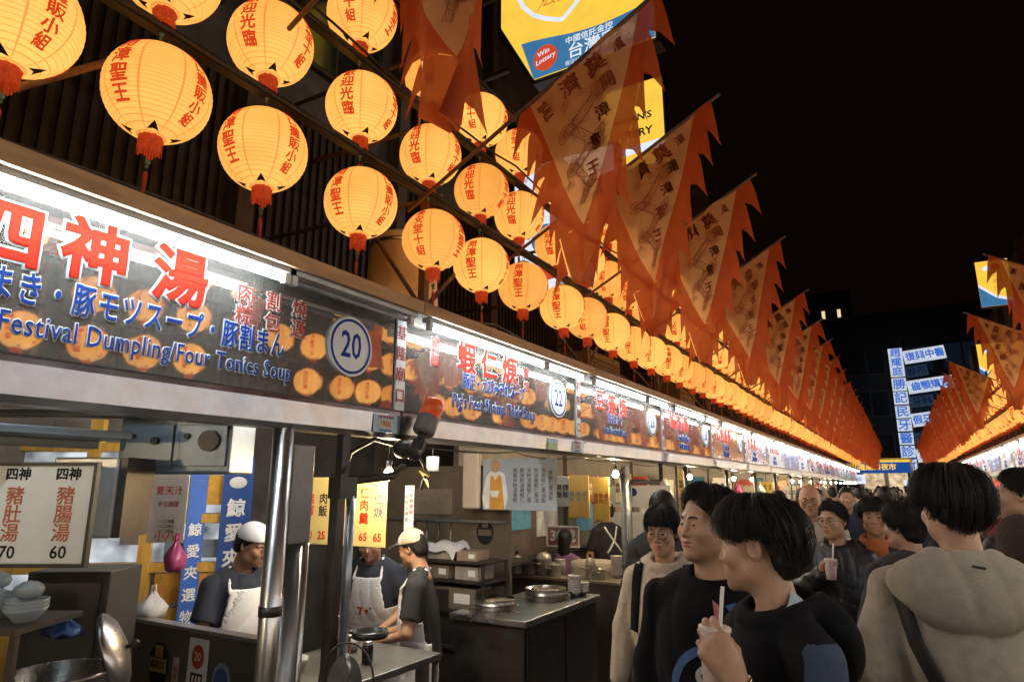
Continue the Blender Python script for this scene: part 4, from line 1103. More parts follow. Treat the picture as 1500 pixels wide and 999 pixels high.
for x in (-.42, .29):
    m = MB(); m.bb((x, -.14, -.5), (x + .02, -.12, 0)); m.build('leg', DSTEEL, sf)
BOWLP = mat('clear_bag_of_bowls', (.34, .40, .45), .2, 0, .2, 10, .5, 16, trans=.2)
Ms = Matrix.Translation((-2.75, 1.05, 1.318)) @ Matrix.Rotation(math.radians(30), 4, 'Z')
for i in range(5):
    p_ = Ms @ Vector((-.33 + .145 * i, -.03 + .04 * (i % 2), 0))
    b = thing('bowl_stack', f'bagged stack of white bowls on the dark shelf, {ORD[i]} along', 'bowls', p_, 0, 'bagged bowl stacks')
    m = MB()
    nb = 5 if i < 4 else 3
    for j in range(nb): m.lathe([(.03, .012 * j), (.058, .03 + .012 * j), (.064, .045 + .012 * j), (.060, .045 + .012 * j), (.03, .018 + .012 * j)], n=20, rot=rotM('X', 20 * (i % 3 - 1)))
    m.build('bowls', BOWLP, b)
    m = MB(); m.sphere((0, 0, .06 + .012 * nb), (.05, .045, .03), 10); m.build('bag_top', BOWLP, b)
bag('blue plastic bag lining a bin beside the bowls', (-2.60, 1.32, 1.235), .07, .045, BAGB)
bag('white cloth bundle lying on the bulkhead edge', (-3.35, 2.10, 1.09), .10, .13, BAGW)

lk = thing('steel_locker', 'dark steel locker standing between the price board and the yellow shop front', 'locker', (-3.08, 1.66, 0), math.radians(35))
m = MB(); m.bb((-.20, -.14, 0), (.13, .14, 1.40)); m.build('casing', mat('dark_locker_paint', (.035, .032, .030), .5), lk, .006)
m = MB(); m.bb((-.17, -.152, .1), (.10, -.142, .85)); m.bb((-.17, -.152, .88), (.10, -.142, 1.36)); m.build('door', mat('dark_locker_paint', (.03, .03, .03)), lk)
# ------------------------------------------------------------------ stall 22
menu('yellow price menu with red and blue columns over the front cook', (-2.98, 2.98, 1.60), math.radians(4), .74, .40, mat('yellow_menu', (.80, .60, .22), .5, 0, .04), ['魯肉飯', '豬腳', '肉飯', '丸湯', '丸湯', '仁肉羹', '仁焿'],
     [BLUEL, REDL, INK, REDL, mat('slate_lettering', (.06, .07, .14), .6), REDL, mat('slate_lettering', (.06, .07, .14), .6)], .070, 1.05, None, price=['35', '90', '25', '30', '30', '65', '65'], m_price=REDL)
sl_ = thing('strip_notice', 'narrow white strip notice under the bare bulb', 'notice', (-2.86, 3.52, 1.60), math.radians(8))
m = MB(); m.box((0, 0, 0), (.07, .003, .30)); bd = m.build('sheet', WHITE, sl_)
lettering('\n'.join('新鮮豬腳'), .03, REDL, frame((.017, -.003, .03), (1, 0, 0), (0, 0, 1)), bd, extrude=.0004, line=1.2); lettering('\n'.join('好吃又便宜'), .028, INK, frame((-.017, -.003, 0), (1, 0, 0), (0, 0, 1)), bd, extrude=.0004, line=1.3)
pt_ = thing('brown_partition', 'brown steel partition wall carrying a round badge behind the capped cook', 'partition', (-3.62, 4.86, 0))
m = MB(); m.bb((-.7, -.02, 0), (.76, .02, 1.92)); m.build('sheet', BROWNW, pt_)
m = MB(); m.bb((-.7, -.05, 1.44), (.74, -.022, 1.46)); m.build('rail', STEEL, pt_)
m = MB(); m.prism([(.52 + .085 * math.cos(a * PI / 16), 1.36 + .10 * math.sin(a * PI / 16)) for a in range(32)], .002, frame((0, -.021, 0), (1, 0, 0), (0, 0, 1))); bg_ = m.build('badge', INK, pt_)
m = MB(); m.bb((.455, -.0245, 1.335), (.585, -.0235, 1.385)); m.bb((.49, -.0245, 1.40), (.55, -.0235, 1.44)); m.build('badge_band', BROWNW, bg_)
m = MB(); m.bb((-.32, -.04, 1.5), (.18, -.022, 1.72)); m.build('access_plate', mat('tan_plate', (.26, .21, .16), .5), pt_)
m = MB(); m.bb((.30, -.5, 0), (.76, -.022, .96)); m.build('corner_cabinet', DSTEEL, pt_)
hs = thing('hanging_signboard', 'pale blue hanging signboard with an apron figure and columns of writing', 'signboard', (-2.70, 4.56, 1.76), math.radians(2))
m = MB(); m.box((.09, 0, 0), (.66, .012, .40)); bd = m.build('board', mat('pale_blue_board', (.33, .38, .46), .5, 0, .08), hs, .004)
m = MB(); m.box((-.335, -.02, .03), (.16, .05, .45)); m.build('end_roll', mat('tan_roll', (.58, .47, .36), .55, 0, .08), hs, .018)
FG = mat('figure_apron', (.62, .30, .05), .5); FW = mat('figure_white', (.72, .72, .70), .5)
F_ = frame((-.12, -.0065, 0), (1, 0, 0), (0, 0, 1))
m = MB(); m.prism([(-.10, -.19), (.09, -.19), (.115, -.10), (.085, .08), (.05, .10), (-.05, .10), (-.085, .06), (-.125, -.10)], .001, F_); m.build('figure_shirt', FW, bd)
m = MB(); m.prism([(-.055, -.195), (.085, -.195), (.055, .06), (.03, .075), (.0, .03), (-.03, .075), (-.045, .06)], .0025, F_); m.build('figure_apron', FG, bd)
m = MB(); m.prism([(.045 * math.cos(a * PI / 10), .145 + .055 * math.sin(a * PI / 10)) for a in range(20)], .001, F_); m.build('figure_head', mat('figure_skin', (.45, .26, .14), .6), bd)
m = MB(); m.prism([(-.035, -.10), (.02, -.10), (.04, -.05), (-.05, -.05)], .004, F_); m.build('figure_bowl', FW, bd)
for i in range(6): lettering('\n'.join('豬腳米粉湯羹'[i:] + '蝦仁羹油飯'[:i + 1]), .040, INK, frame((.06 + .062 * i, -.0068, -.01), (1, 0, 0), (0, 0, 1)), bd, extrude=.0004, line=.95)
ct = counter('steel topped counter beside the capped cook', (-2.62, 4.76, 0), (.64, 1.30, .85))
steamer('front wide steel steamer on the steel topped counter', (-2.74, 4.42, .85), .155, .075)
steamer('rear wide steel steamer on the steel topped counter', (-2.60, 4.98, .85), .165, .085)
tb = thing('work_table', 'grey steel topped table with sauce bottle before the cooks', 'table', (-2.46, 2.55, 0))
m = MB(); m.bb((-.32, -.42, .865), (.29, .42, .90)); m.build('tabletop', mat('dull_steel_top', (.40, .40, .38), .32, .9, .25, 5, .08, 20, stain=(.2, .16, .12)), tb, .004)
for x in (-.26, .22):
    for y in (-.36, .30):
        m = MB(); m.bb((x, y, 0), (x + .05, y + .05, .865)); m.build('leg', STEEL, tb)
sb = thing('sauce_bottle', 'dark sauce jar with steel cap on the work table', 'jar', (-2.36, 2.62, .90))
m = MB(); m.lathe([(0, 0), (.026, 0), (.028, .01), (.028, .075), (.024, .085), (0, .085)], n=20); m.build('glass', mat('soy_jar', (.03, .02, .015), .15), sb)
m = MB(); m.lathe([(.026, .085), (.027, .10), (.0, .103)], n=20); m.build('cap', STEEL, sb)
nb = thing('napkin_holder', 'wooden holder full of pale pink napkins on the work table', 'napkin holder', (-2.50, 2.56, .90))
m = MB(); m.bb((-.045, -.045, 0), (.045, .045, .12)); m.build('box', mat('orange_wood', (.42, .20, .08), .5, 0, .2, 20, stretch=(1, 1, 6)), nb, .004)
m = MB()
for i in range(7): m.box((-.03 + .01 * i, .01 * math.sin(i * 2), .16), (.006, .07, .10 + .012 * math.sin(i * 3)), rot=rotM('Y', 4 * math.sin(i * 1.7)))
m.build('napkins', mat('pink_napkin', (.74, .55, .50), .8), nb)
for i, (x, y, r, h) in enumerate(((-2.32, 2.42, .055, .05), (-2.60, 2.75, .06, .07), (-2.55, 2.35, .05, .06))):
    b = thing('steel_bowl', ('small pale bowl beside the napkin holder', 'white bowl at the back of the work table', 'small bowl by the dark post')[i], 'bowl', (x, y, .90), 0, 'bowls on the work table')
    m = MB(); m.lathe([(0, .003), (r * .5, 0), (r * .9, h * .6), (r, h), (r * .94, h), (r * .8, h * .6), (0, .012)], n=24); m.build('bowl', mat('melamine', (.62, .58, .55), .35), b)
tr = thing('ring_tray', 'black round tray ring clamped to the post over the table', 'tray', (-2.17, 2.42, 1.075))
m = MB(); m.lathe([(.078, 0), (.082, 0), (.082, .028), (.078, .028), (.078, .004), (0, .004)], n=32); m.build('tray', mat('black_enamel', (.02, .02, .02), .25), tr)
m = MB(); m.tube([(-.08, 0, .012), (-.14, -.03, .012)], .010, 8); m.build('arm', BLACK, tr)
hp_ = thing('fan_guard', 'round dark fan guard standing at the table edge', 'fan', (-2.13, 2.24, .93), math.radians(32))
m = MB()
m.tube([(.115 * math.cos(a), 0, .16 * math.sin(a)) for a in [2 * PI * k / 36 for k in range(36)]], .005, 6, closed=True)
m.build('hoop', DSTEEL, hp_)
m = MB(); m.prism([(.075 * math.cos(a * PI / 16) - .01, .13 * math.sin(a * PI / 16) - .02) for a in range(32)], .006, frame((0, .02, 0), (1, 0, 0), (0, 0, 1))); m.build('plate', mat('worn_grey_plate', (.16, .15, .14), .5, .4, .3, 12, .2, 30), hp_)
m = MB(); m.tube([(0.0, -.02, .12), (.02, -.024, .05), (.0, -.024, .0), (.03, -.024, -.06)], .008, 6); m.build('grip', STEEL, hp_)
# alarm lamp on its bracket
al = thing('beacon_lamp', 'tilted orange warning beacon on a black bracket under the sign', 'beacon', (-2.15, 2.77, 2.075))
al.scale = (1.15, 1.15, 1.15)
al.rotation_euler = (math.radians(-24), math.radians(8), math.radians(10))
m = MB(); m.lathe([(.052, .03), (.052, .055), (.049, .058), (.049, .072), (.051, .075), (.049, .09), (.047, .115), (.035, .123), (0, .125)], n=28); m.build('lens', mat('orange_lens', (.62, .09, .02), .2, 0, .15, emit=(.8, .12, .02), estr=.12), al)
m = MB(); m.lathe([(0, -.055), (.045, -.055), (.052, -.045), (.054, .02), (.050, .03)], n=28); m.build('housing', mat('grey_housing', (.16, .155, .15), .45), al)
m = MB(); m.cyl((0, 0, -.09), (0, 0, -.055), .02); m.bb((-.03, -.012, -.14), (.03, .012, -.09)); m.build('bracket', BLACK, al)
cm = thing('flood_lamp', 'black unlit lamp housing bundled with cables beside the beacon', 'lamp', (-2.26, 2.72, 1.93))
m = MB(); m.sphere((0, 0, .01), (.05, .075, .05), 14); m.cyl((0, .05, 0), (.0, .10, -.015), .035, .042, n=16); m.build('housing', BLACK, cm)
m = MB(); m.tube([(0, -.09, .03), (-.03, -.2, .05), (-.05, -.34, -.02), (-.02, -.42, -.12)], .012, 6); m.tube([(.02, .1, -.02), (.0, .2, -.10), (-.05, .22, -.2)], .008, 6); m.build('cable', BLACK, cm)
m = MB(); m.add([(-.03, .17, -.10), (.0, .18, -.08), (.02, .21, -.13), (-.02, .22, -.15)], [(0, 1, 2, 3)]); m.add([(-.02, .20, -.14), (.01, .20, -.15), (.0, .23, -.20)], [(0, 1, 2)]); m.build('tape', mat('yellow_tape', (.70, .55, .25), .6), cm)
fl = thing('white_tin', 'white tin hanging under the beam beside the partition', 'tin', (-2.85, 3.75, 1.90))
m = MB(); m.cyl((0, 0, -.05), (0, 0, .05), .045, n=20); m.build('tin', WHITE, fl)
m = MB(); m.cyl((0, 0, .05), (0, 0, .11), .004, n=6); m.build('hook', DSTEEL, fl)
# shelf rack with cardboard and tins next to the partition
rk = thing('stock_rack', 'dark stock rack with boxes and drawers before the brown partition', 'rack', (-3.12, 4.50, 0))
for z in (.55, .80, 1.02, 1.16):
    m = MB(); m.bb((-.30, -.18, z), (.34, .18, z + .018)); m.build('shelf', DSTEEL, rk)
for x in (-.30, .32):
    for y in (-.18, .16):
        m = MB(); m.bb((x, y, 0), (x + .02, y + .02, 1.17)); m.build('upright', DSTEEL, rk)
for i, (x, y, z, w, d, h, c, lab) in enumerate(((-.14, 0, 1.178, .22, .2, .11, (.55, .50, .44), 'pale cardboard box under a cloth on top of the stock rack'), (.14, -.02, 1.178, .18, .2, .07, (.30, .22, .15), 'brown carton on top of the stock rack'),
        (-.12, -.03, 1.04, .24, .22, .10, (.20, .16, .12), 'dark brown carton on the upper shelf of the stock rack'), (.16, -.03, 1.04, .22, .22, .10, (.34, .30, .27), 'grey drawer box with a white label on the upper shelf'), (.0, -.03, .82, .5, .22, .16, (.16, .13, .10), 'wide dark box on the lower shelf of the stock rack'))):
    b = thing('carton', lab, 'box', (-3.12 + x, 4.50 + y, z), random.uniform(-.06, .06), 'boxes on the stock rack')
    m = MB(); m.bb((-w / 2, -d / 2, 0), (w / 2, d / 2, h)); m.build('box', mat(f'carton_{i}', c, .7, 0, .2, 8), b, .004)
    m = MB(); m.bb((w * .1, -d / 2 - .002, h * .3), (w * .4, -d / 2 - .0005, h * .75)); m.build('label', WHITE, b)
cl_ = thing('folded_cloth', 'white cloth draped over the pale carton on the stock rack', 'cloth', (-3.24, 4.47, 1.29))
m = MB(); vs = []; fs = []
for i in range(9):
    for j in range(7):
        x, y = -.16 + .04 * i, -.13 + .043 * j
        vs.append((x, y, .012 + .012 * math.sin(i * 1.3 + j) + .01 * math.sin(j * 2.1) - max(0, abs(x) - .11) * 1.1 - max(0, -y - .10) * 2.0))
for i in range(8):
    for j in range(6): fs.append((i * 7 + j, (i + 1) * 7 + j, (i + 1) * 7 + j + 1, i * 7 + j + 1))
m.add(vs, fs, 0, True); m.build('cloth', mat('white_towel', (.66, .66, .66), .8, 0, .1, 20, .3, 60), cl_)
# bulkhead, pots and covered table of the next stall
bk = thing('steel_bulkhead', 'brown steel bulkhead with a row of tins and pots on top beyond the steamers', 'partition', (-2.95, 6.05, 0))
m = MB(); m.bb((-.66, -.03, 0), (.60, .03, .84)); m.build('sheet', mat('brown_steel', (.17, .15, .13)), bk, .004)
m = MB(); m.bb((-.68, -.06, .842), (.60, .30, .87)); m.build('ledge', mat('tan_steel_ledge', (.34, .28, .21), .4, .5), bk, .004)
CAN = mat('old_tin', (.42, .38, .33), .4, .5, .2)
for i, (x, y, r, h) in enumerate(((-3.50, 6.08, .06, .13), (-3.36, 6.12, .07, .16), (-3.20, 6.10, .075, .17), (-3.05, 6.06, .06, .12), (-2.70, 6.12, .05, .14), (-2.58, 6.10, .04, .10))):
    pot(f'small {"tall" if h > .13 else "squat"} tin on the bulkhead ledge, {ORD[i]} along', (x, y, .87), r, h, CAN, 'tin_pot', i % 2 == 0, 'tins on the bulkhead ledge')
rt = thing('covered_tub', 'round tub under a pale cloth on the bulkhead ledge', 'tub', (-2.80, 6.42, .80))
m = MB(); m.lathe([(.0, .20), (.20, .20), (.225, .19), (.232, .14), (.222, .06), (.23, .02)], n=32); m.build('cloth_cover', mat('beige_cloth', (.52, .46, .38), .8, 0, .1, 20, .3, 60), rt)
m = MB(); m.lathe([(.20, -.80), (.20, .10), (0, .10)], n=24); m.build('stand', DSTEEL, rt)
for i in range(5):
    l = thing('ladle', f'steel ladle hanging from the rail of the brown partition, {ORD[i]} along', 'ladle', (-3.95 + .13 * i, 4.80, 1.44), 0, 'ladles hanging on the partition')
    ln = .26 + .03 * (i % 3)
    m = MB(); m.cyl((0, 0, 0), (0, 0, -ln), .006, n=8); m.build('handle', STEEL, l)
    m = MB(); m.lathe([(0, -.03), (.022, -.024), (.036, -.004), (.034, -.004), (.02, -.020), (0, -.026)], c=(0, -.02, -ln), n=16); m.build('bowl', STEEL, l)
for i, (x, y, z, n_) in enumerate(((-2.45, 5.22, .85, 7), (-2.42, 5.30, .85, 4), (-3.28, 6.22, .87, 8), (-3.10, 6.26, .87, 6), (-2.50, 6.30, .87, 9))):
    b = thing('bowl_stack', ('tall stack of pale bowls at the far end of the steel counter', 'short stack of pale bowls beside the tall stack', 'stack of eight bowls on the bulkhead ledge', 'stack of six bowls on the bulkhead ledge', 'tallest stack of bowls beside the thin post pair')[i], 'bowls', (x, y, z), 0, 'stacked bowls on the counters')
    for j in range(n_):
        m = MB(); m.lathe([(.025, .02 * j), (.03, .02 * j), (.055, .035 + .02 * j), (.060, .045 + .02 * j), (.056, .045 + .02 * j), (.028, .008 + .02 * j)], n=18); m.build('bowl', mat('melamine', (.62, .58, .55), .35), b)
for k in range(1, 6):
    y0 = .6 + LS * k
    m = MB(); m.tube([(-2.34 - .06 * math.sin(j * .9 + k), y0 + j * .19, 1.985 - .030 * math.sin(PI * (j % 6) / 6)) for j in range(13)], .005, 6)
    tag(m.build('loose_cable', BLACK), f'loose black cable sagging under the channel of the {ORD[k]} stall on the left', 'cable', 'cables under the channels')
# gold menus, red number plate, orange and white bags
for i, (x, w, c) in enumerate(((-2.82, .22, (.52, .33, .10)), (-2.60, .18, (.62, .40, .09)))):
    menu(('golden brown menu card with blue lines hanging before the white cook', 'bright gold menu card overlapping the golden brown one')[i], (x, 6.15 + .06 * i, 1.64 - .02 * i), math.radians(6 - 14 * i), w, .42, mat(f'gold_card_{i}', c, .5, 0, .15, 6), ['豬腳', '魯肉', '蝦仁', '焿湯'][:3], mat('teal_lettering', (.12, .22, .25), .5) if i == 0 else DREDL, .05, 1.05, None)
nm_ = thing('number_plate', 'red number plate reading 30 with white digits inside the far stall', 'sign', (-3.30, 6.75, 1.20), math.radians(5))
m = MB(); m.box((0, 0, 0), (.36, .012, .20)); bd = m.build('plate', mat('red_plate', (.42, .045, .03), .45), nm_, .003)
m = MB(); m.box((0, -.002, 0), (.39, .008, .23)); m.build('white_rim', WHITE, nm_)
lettering('30號', .15, WHITE, frame((0, -.0078, 0), (1, 0, 0), (0, 0, 1)), bd, extrude=.0005, offset=.03)
m = MB(); m.cyl((0, .012, -1.2), (0, .012, -.11), .012, n=8); m.build('post', DSTEEL, nm_)
for i, (x, y, z, r, h, mm, lab) in enumerate(((-3.25, 6.9, 1.52, .11, .30, BAGO, 'orange plastic bag hanging above the red number plate'), (-3.52, 6.9, 1.50, .10, .26, BAGW, 'white plastic bag hanging beside the orange bag'), (-3.42, 6.8, 1.66, .09, .22, mat('yellow_bag', (.70, .56, .08), .4, 0, .2, 8, .5, 14, trans=.3), 'yellow plastic bag above the white bag'), (-3.10, 7.0, 1.6, .09, .2, BAGW, 'white plastic bag behind the golden menu'), (-3.62, 6.6, 1.30, .07, .16, BAGP, 'pink and white bag left of the number plate'))):
    bag(lab, (x, y, z), r, h, mm)
wp = thing('white_wall_board', 'white wall panel behind the cook with gold menus', 'panel', (-2.86, 7.9, 1.62))  # plain white painted board
m = MB(); m.box((0, 0, 0), (.9, .02, .26)); m.box((0, -.005, -.36), (1.0, .02, .34)); m.build('panel', WHITE, wp)
m = MB(); m.cyl((-.02, -.03, .05), (-.02, -.012, .05), .05, n=20); m.build('blue_badge', BLUEL, wp)

# ------------------------------------------------------------------ farther stalls: counter, lamps, menus, bags
cols = [(.70, .62, .42), (.62, .10, .06), (.72, .52, .10), (.10, .30, .42), (.66, .64, .60), (.30, .16, .08)]
def fit(side, k):
    y = Y0 + LS * k
    who = ('left' if side < 0 else 'right') + f' row, {ORD[k]} stall along'
    sx = side
    rz = 0 if side < 0 else PI
    if k >= 3:
        counter(f'steel counter of the {who}', (sx * 2.62, y + 1.15, 0), (.6, 1.9, .85), rot=rz)
        for j in range(2): pot(f'{"tall" if j else "short"} steel pot on the counter of the {who}', (sx * (2.62 + .05 * j), y + .6 + .8 * j, .85), .15, .22 + .1 * j, group='pots on the far counters')
    tube_lamp(f'warm tube lamp under the roof of the {who}', (sx * 3.0, y + 1.1, 2.45), 1.1)
    bulb(f'bare bulb hanging low in the {who}', (sx * 2.43, y + (1.55, 1.95, 1.2)[k % 3], 1.86), .12, 'bare bulbs of the far stalls')
    rv = random.Random(k * 7 + side)
    w = thing('stall_back_wall', f'cluttered back partition of the {who}', 'partition', (sx * 3.55, y + 1.15, 0), rz, 'back partitions of the far stalls')
    m = MB(); m.bb((-.03, -1.1, 0), (.03, 1.1, 2.55)); m.build('sheet', BROWNW, w)
    for j in range(3):
        m = MB(); m.bb((.032, -.9 + .65 * j, 1.2 + .1 * (j % 2)), (.05, -.40 + .65 * j, 1.85)); m.build('poster', mat(f'wall_poster_{(k + j) % 6}', cols[(k + j) % 6], .5, 0, .3, 7), w)
    m = MB(); m.bb((.032, -1.05, 1.0), (.28, 1.05, 1.03)); m.build('shelf', DSTEEL, w)
    for j in range(2):
        cc = cols[(k * 2 + j) % 6]
        menu(f'{("cream", "red", "amber", "teal", "white", "brown")[(k * 2 + j) % 6]} menu card hanging at the front of the {who}', (sx * (2.60 + .22 * j + rv.uniform(0, .4)), y + .4 + 1.15 * j + rv.uniform(-.2, .2), 1.66 + rv.uniform(-.14, .12)), math.radians(rv.uniform(-25, 40)) if side < 0 else math.radians(-20), rv.uniform(.16, .36), rv.uniform(.22, .42), mat(f'menu_card_{(k * 2 + j) % 6}', cc, .5, 0, .1), ['豬腳', '湯麵', '焿飯'], INK if sum(cc) > 1 else CREAM, .06, 1.05, group='menu cards of the far stalls')
    bag(f'plastic bag hanging in the {who}', (sx * 2.75, y + 1.5, 1.55), .10, .24, [BAGW, BAGO, BAGP][k % 3], 'plastic bags of the far stalls')
for k in range(2, 13): fit(-1, k)
for k in range(13, 20):
    for side in (-1, 1):
        who = ('left' if side < 0 else 'right') + f' row, {ORD[k]} stall along'
        y = Y0 + LS * k
        counter(f'steel counter of the {who}', (side * 2.62, y + 1.15, 0), (.6, 1.9, .85), rot=0 if side < 0 else PI)
        bulb(f'bare bulb hanging low in the {who}', (side * 2.43, y + 1.5, 1.86), .12, 'bare bulbs of the far stalls')
        w = thing('stall_back_wall', f'cluttered back partition of the {who}', 'partition', (side * 3.55, y + 1.15, 0), 0 if side < 0 else PI, 'back partitions of the far stalls')
        m = MB(); m.bb((-.03, -1.1, 0), (.03, 1.1, 2.55)); m.build('sheet', BROWNW, w)
for k in range(0, 13):
    if k >= 6: fit(1, k)
    else:
        y = Y0 + LS * k
        tube_lamp(f'warm tube lamp under the roof of the right row, {ORD[k]} stall along', (3.0, y + 1.1, 2.45), 1.1)
        bulb(f'bare bulb hanging low in the right row, {ORD[k]} stall along', (2.55, y + 1.2, 1.9), .2, 'bare bulbs of the far stalls')
        counter(f'steel counter of the right row, {ORD[k]} stall along', (2.62, y + 1.15, 0), (.6, 1.9, .85), rot=PI)
for k in (-1, -2):
    for side in (-1, 1):
        who = ('left' if side < 0 else 'right') + f' stall row, {ORD[-k - 1]} behind the camera'
        tube_lamp(f'warm tube lamp of the {who}', (side * 3.0, Y0 + LS * k + 1.1, 2.45), 1.1)
        bulb(f'bare bulb of the {who}', (side * 2.55, Y0 + LS * k + 1.2, 1.9), .2, 'bare bulbs of the near stalls')
cb_ = thing('convex_card', 'blue and green card stuck on the channel under sign 22', 'sticker', (-2.232, 4.42, 2.055))
m = MB(); m.box((0, 0, 0), (.004, .17, .085)); m.build('card', mat('green_card', (.45, .55, .25), .5, 0, .3, 12), cb_)
m = MB(); m.box((.003, 0, .022), (.002, .15, .032)); m.build('blue_stripe', mat('pale_blue_sticker', (.3, .4, .6)), cb_)
# ------------------------------------------------------------------ people: distance fields turned into surfaces
f32 = np.float32
def smin(a, b, k):
    h = np.maximum(k - np.abs(a - b), 0) / k
    return np.minimum(a, b) - h * h * (k * .25)
def smax(a, b, k): return -smin(-a, -b, k)
def ell(P, c, r):
    x, y, z = (P[0] - c[0]), (P[1] - c[1]), (P[2] - c[2])
    k0 = np.sqrt((x / r[0]) ** 2 + (y / r[1]) ** 2 + (z / r[2]) ** 2)
    k1 = np.sqrt((x / r[0] ** 2) ** 2 + (y / r[1] ** 2) ** 2 + (z / r[2] ** 2) ** 2)
    return k0 * (k0 - 1) / np.maximum(k1, 1e-6)
def sph(P, c, r): return np.sqrt((P[0] - c[0]) ** 2 + (P[1] - c[1]) ** 2 + (P[2] - c[2]) ** 2) - r
def cap(P, a, b, ra, rb=None):
    rb = ra if rb is None else rb
    ba = [b[i] - a[i] for i in range(3)]
    L2 = max(1e-9, sum(q * q for q in ba))
    h = np.clip(sum((P[i] - a[i]) * ba[i] for i in range(3)) / L2, 0, 1)
    return np.sqrt(sum((P[i] - a[i] - ba[i] * h) ** 2 for i in range(3))) - (ra + (rb - ra) * h)
def torus(P, c, R, r, tilt=0.0, sx=1.0, sy=1.0):
    ct, st = math.cos(tilt), math.sin(tilt)
    x = (P[0] - c[0]) / sx; y0 = P[1] - c[1]; z0 = P[2] - c[2]
    y = (ct * y0 + st * z0) / sy; z = -st * y0 + ct * z0
    return np.sqrt((np.sqrt(x * x + y * y) - R) ** 2 + z * z) - r
def surfnets(fn, lo, hi, h):
    ax = [np.arange(lo[i], hi[i] + h, h, dtype=f32) for i in range(3)]
    P = (ax[0][:, None, None], ax[1][None, :, None], ax[2][None, None, :])
    d = np.broadcast_to(fn(P), tuple(len(a) for a in ax)).astype(f32)
    s = d < 0
    cn = [s[i:s.shape[0] - 1 + i, j:s.shape[1] - 1 + j, k:s.shape[2] - 1 + k] for i in (0, 1) for j in (0, 1) for k in (0, 1)]
    al = cn[0].copy(); an = cn[0].copy()
    for c in cn[1:]: al &= c; an |= c
    act = an & ~al
    I, J, K = np.nonzero(act)
    n = len(I)
    D = {}
    for i in (0, 1):
        for j in (0, 1):
            for k in (0, 1): D[(i, j, k)] = d[I + i, J + j, K + k]
    acc = np.zeros((n, 3)); cnt = np.zeros(n)
    for a in range(3):
        o = [b for b in range(3) if b != a]
        for u in (0, 1):
            for v in (0, 1):
                c0 = [0, 0, 0]; c0[o[0]] = u; c0[o[1]] = v; c1 = list(c0); c1[a] = 1
                d0, d1 = D[tuple(c0)], D[tuple(c1)]
                m = (d0 < 0) != (d1 < 0)
                t = np.where(m, d0 / np.where(m, d0 - d1, 1), 0)
                p = np.zeros((n, 3)); p[:, o[0]] = u; p[:, o[1]] = v; p[:, a] = t
                acc += p * m[:, None]; cnt += m
    acc /= np.maximum(cnt, 1)[:, None]
    V = np.stack([lo[0] + (I + acc[:, 0]) * h, lo[1] + (J + acc[:, 1]) * h, lo[2] + (K + acc[:, 2]) * h], 1)
    idm = np.full(act.shape, -1, np.int64); idm[I, J, K] = np.arange(n)
    Q = []
    for a in range(3):
        sl0 = [slice(None)] * 3; sl1 = [slice(None)] * 3
        sl0[a] = slice(0, -1); sl1[a] = slice(1, None)
        cr = s[tuple(sl0)] != s[tuple(sl1)]
        i3 = np.nonzero(cr)
        b, c = [(1, 2), (2, 0), (0, 1)][a]
        ok = (i3[b] > 0) & (i3[c] > 0) & (i3[b] < act.shape[b]) & (i3[c] < act.shape[c])
        i3 = [q[ok] for q in i3]
        def cell(db, dc):
            q = [x.copy() for x in i3]; q[b] -= db; q[c] -= dc
            return idm[q[0], q[1], q[2]]
        quad = np.stack([cell(1, 1), cell(0, 1), cell(0, 0), cell(1, 0)], 1)
        fl = ~s[tuple(i3)]
        quad[fl] = quad[fl][:, ::-1]
        Q.append(quad)
    Q = np.concatenate(Q)
    Q = Q[(Q >= 0).all(1)]
    return V, Q
def np_mesh(name, V, Q, mats, mi=None, smooth=True):
    me = bpy.data.meshes.new(name)
    nv, nq = len(V), len(Q)
    me.vertices.add(nv); me.vertices.foreach_set('co', np.asarray(V, f32).ravel())
    me.loops.add(nq * 4); me.loops.foreach_set('vertex_index', np.asarray(Q, np.int32).ravel())
    me.polygons.add(nq); me.polygons.foreach_set('loop_start', np.arange(0, nq * 4, 4, dtype=np.int32))
    me.polygons.foreach_set('use_smooth', np.full(nq, smooth))
    for m in (mats if isinstance(mats, (list, tuple)) else [mats]): me.materials.append(m)
    if mi is not None: me.polygons.foreach_set('material_index', np.asarray(mi, np.int32))
    me.update(calc_edges=True)
    return me

def skin(name, c): return mat('skin_' + name, c, .48, 0, .10, 30, .12, 160, .1, sss=.06, stain=(c[0] * .92, c[1] * .72, c[2] * .66), sstain=9, samt=.5)
LIPS = mat('lips', (.40, .15, .12), .4, 0, .1)
EYEW = mat('eye_white', (.60, .56, .52), .25, 0, .05)
IRIS = mat('dark_iris', (.018, .010, .007), .12)
def hairm(name, c): return mat('hair_' + name, c, .52, 0, .3, 60, .3, 120, spec=.28)
HBLK = hairm('black', (.012, .010, .009)); HBRN = hairm('dark_brown', (.030, .018, .011)); HGREY = hairm('grey', (.20, .18, .16))

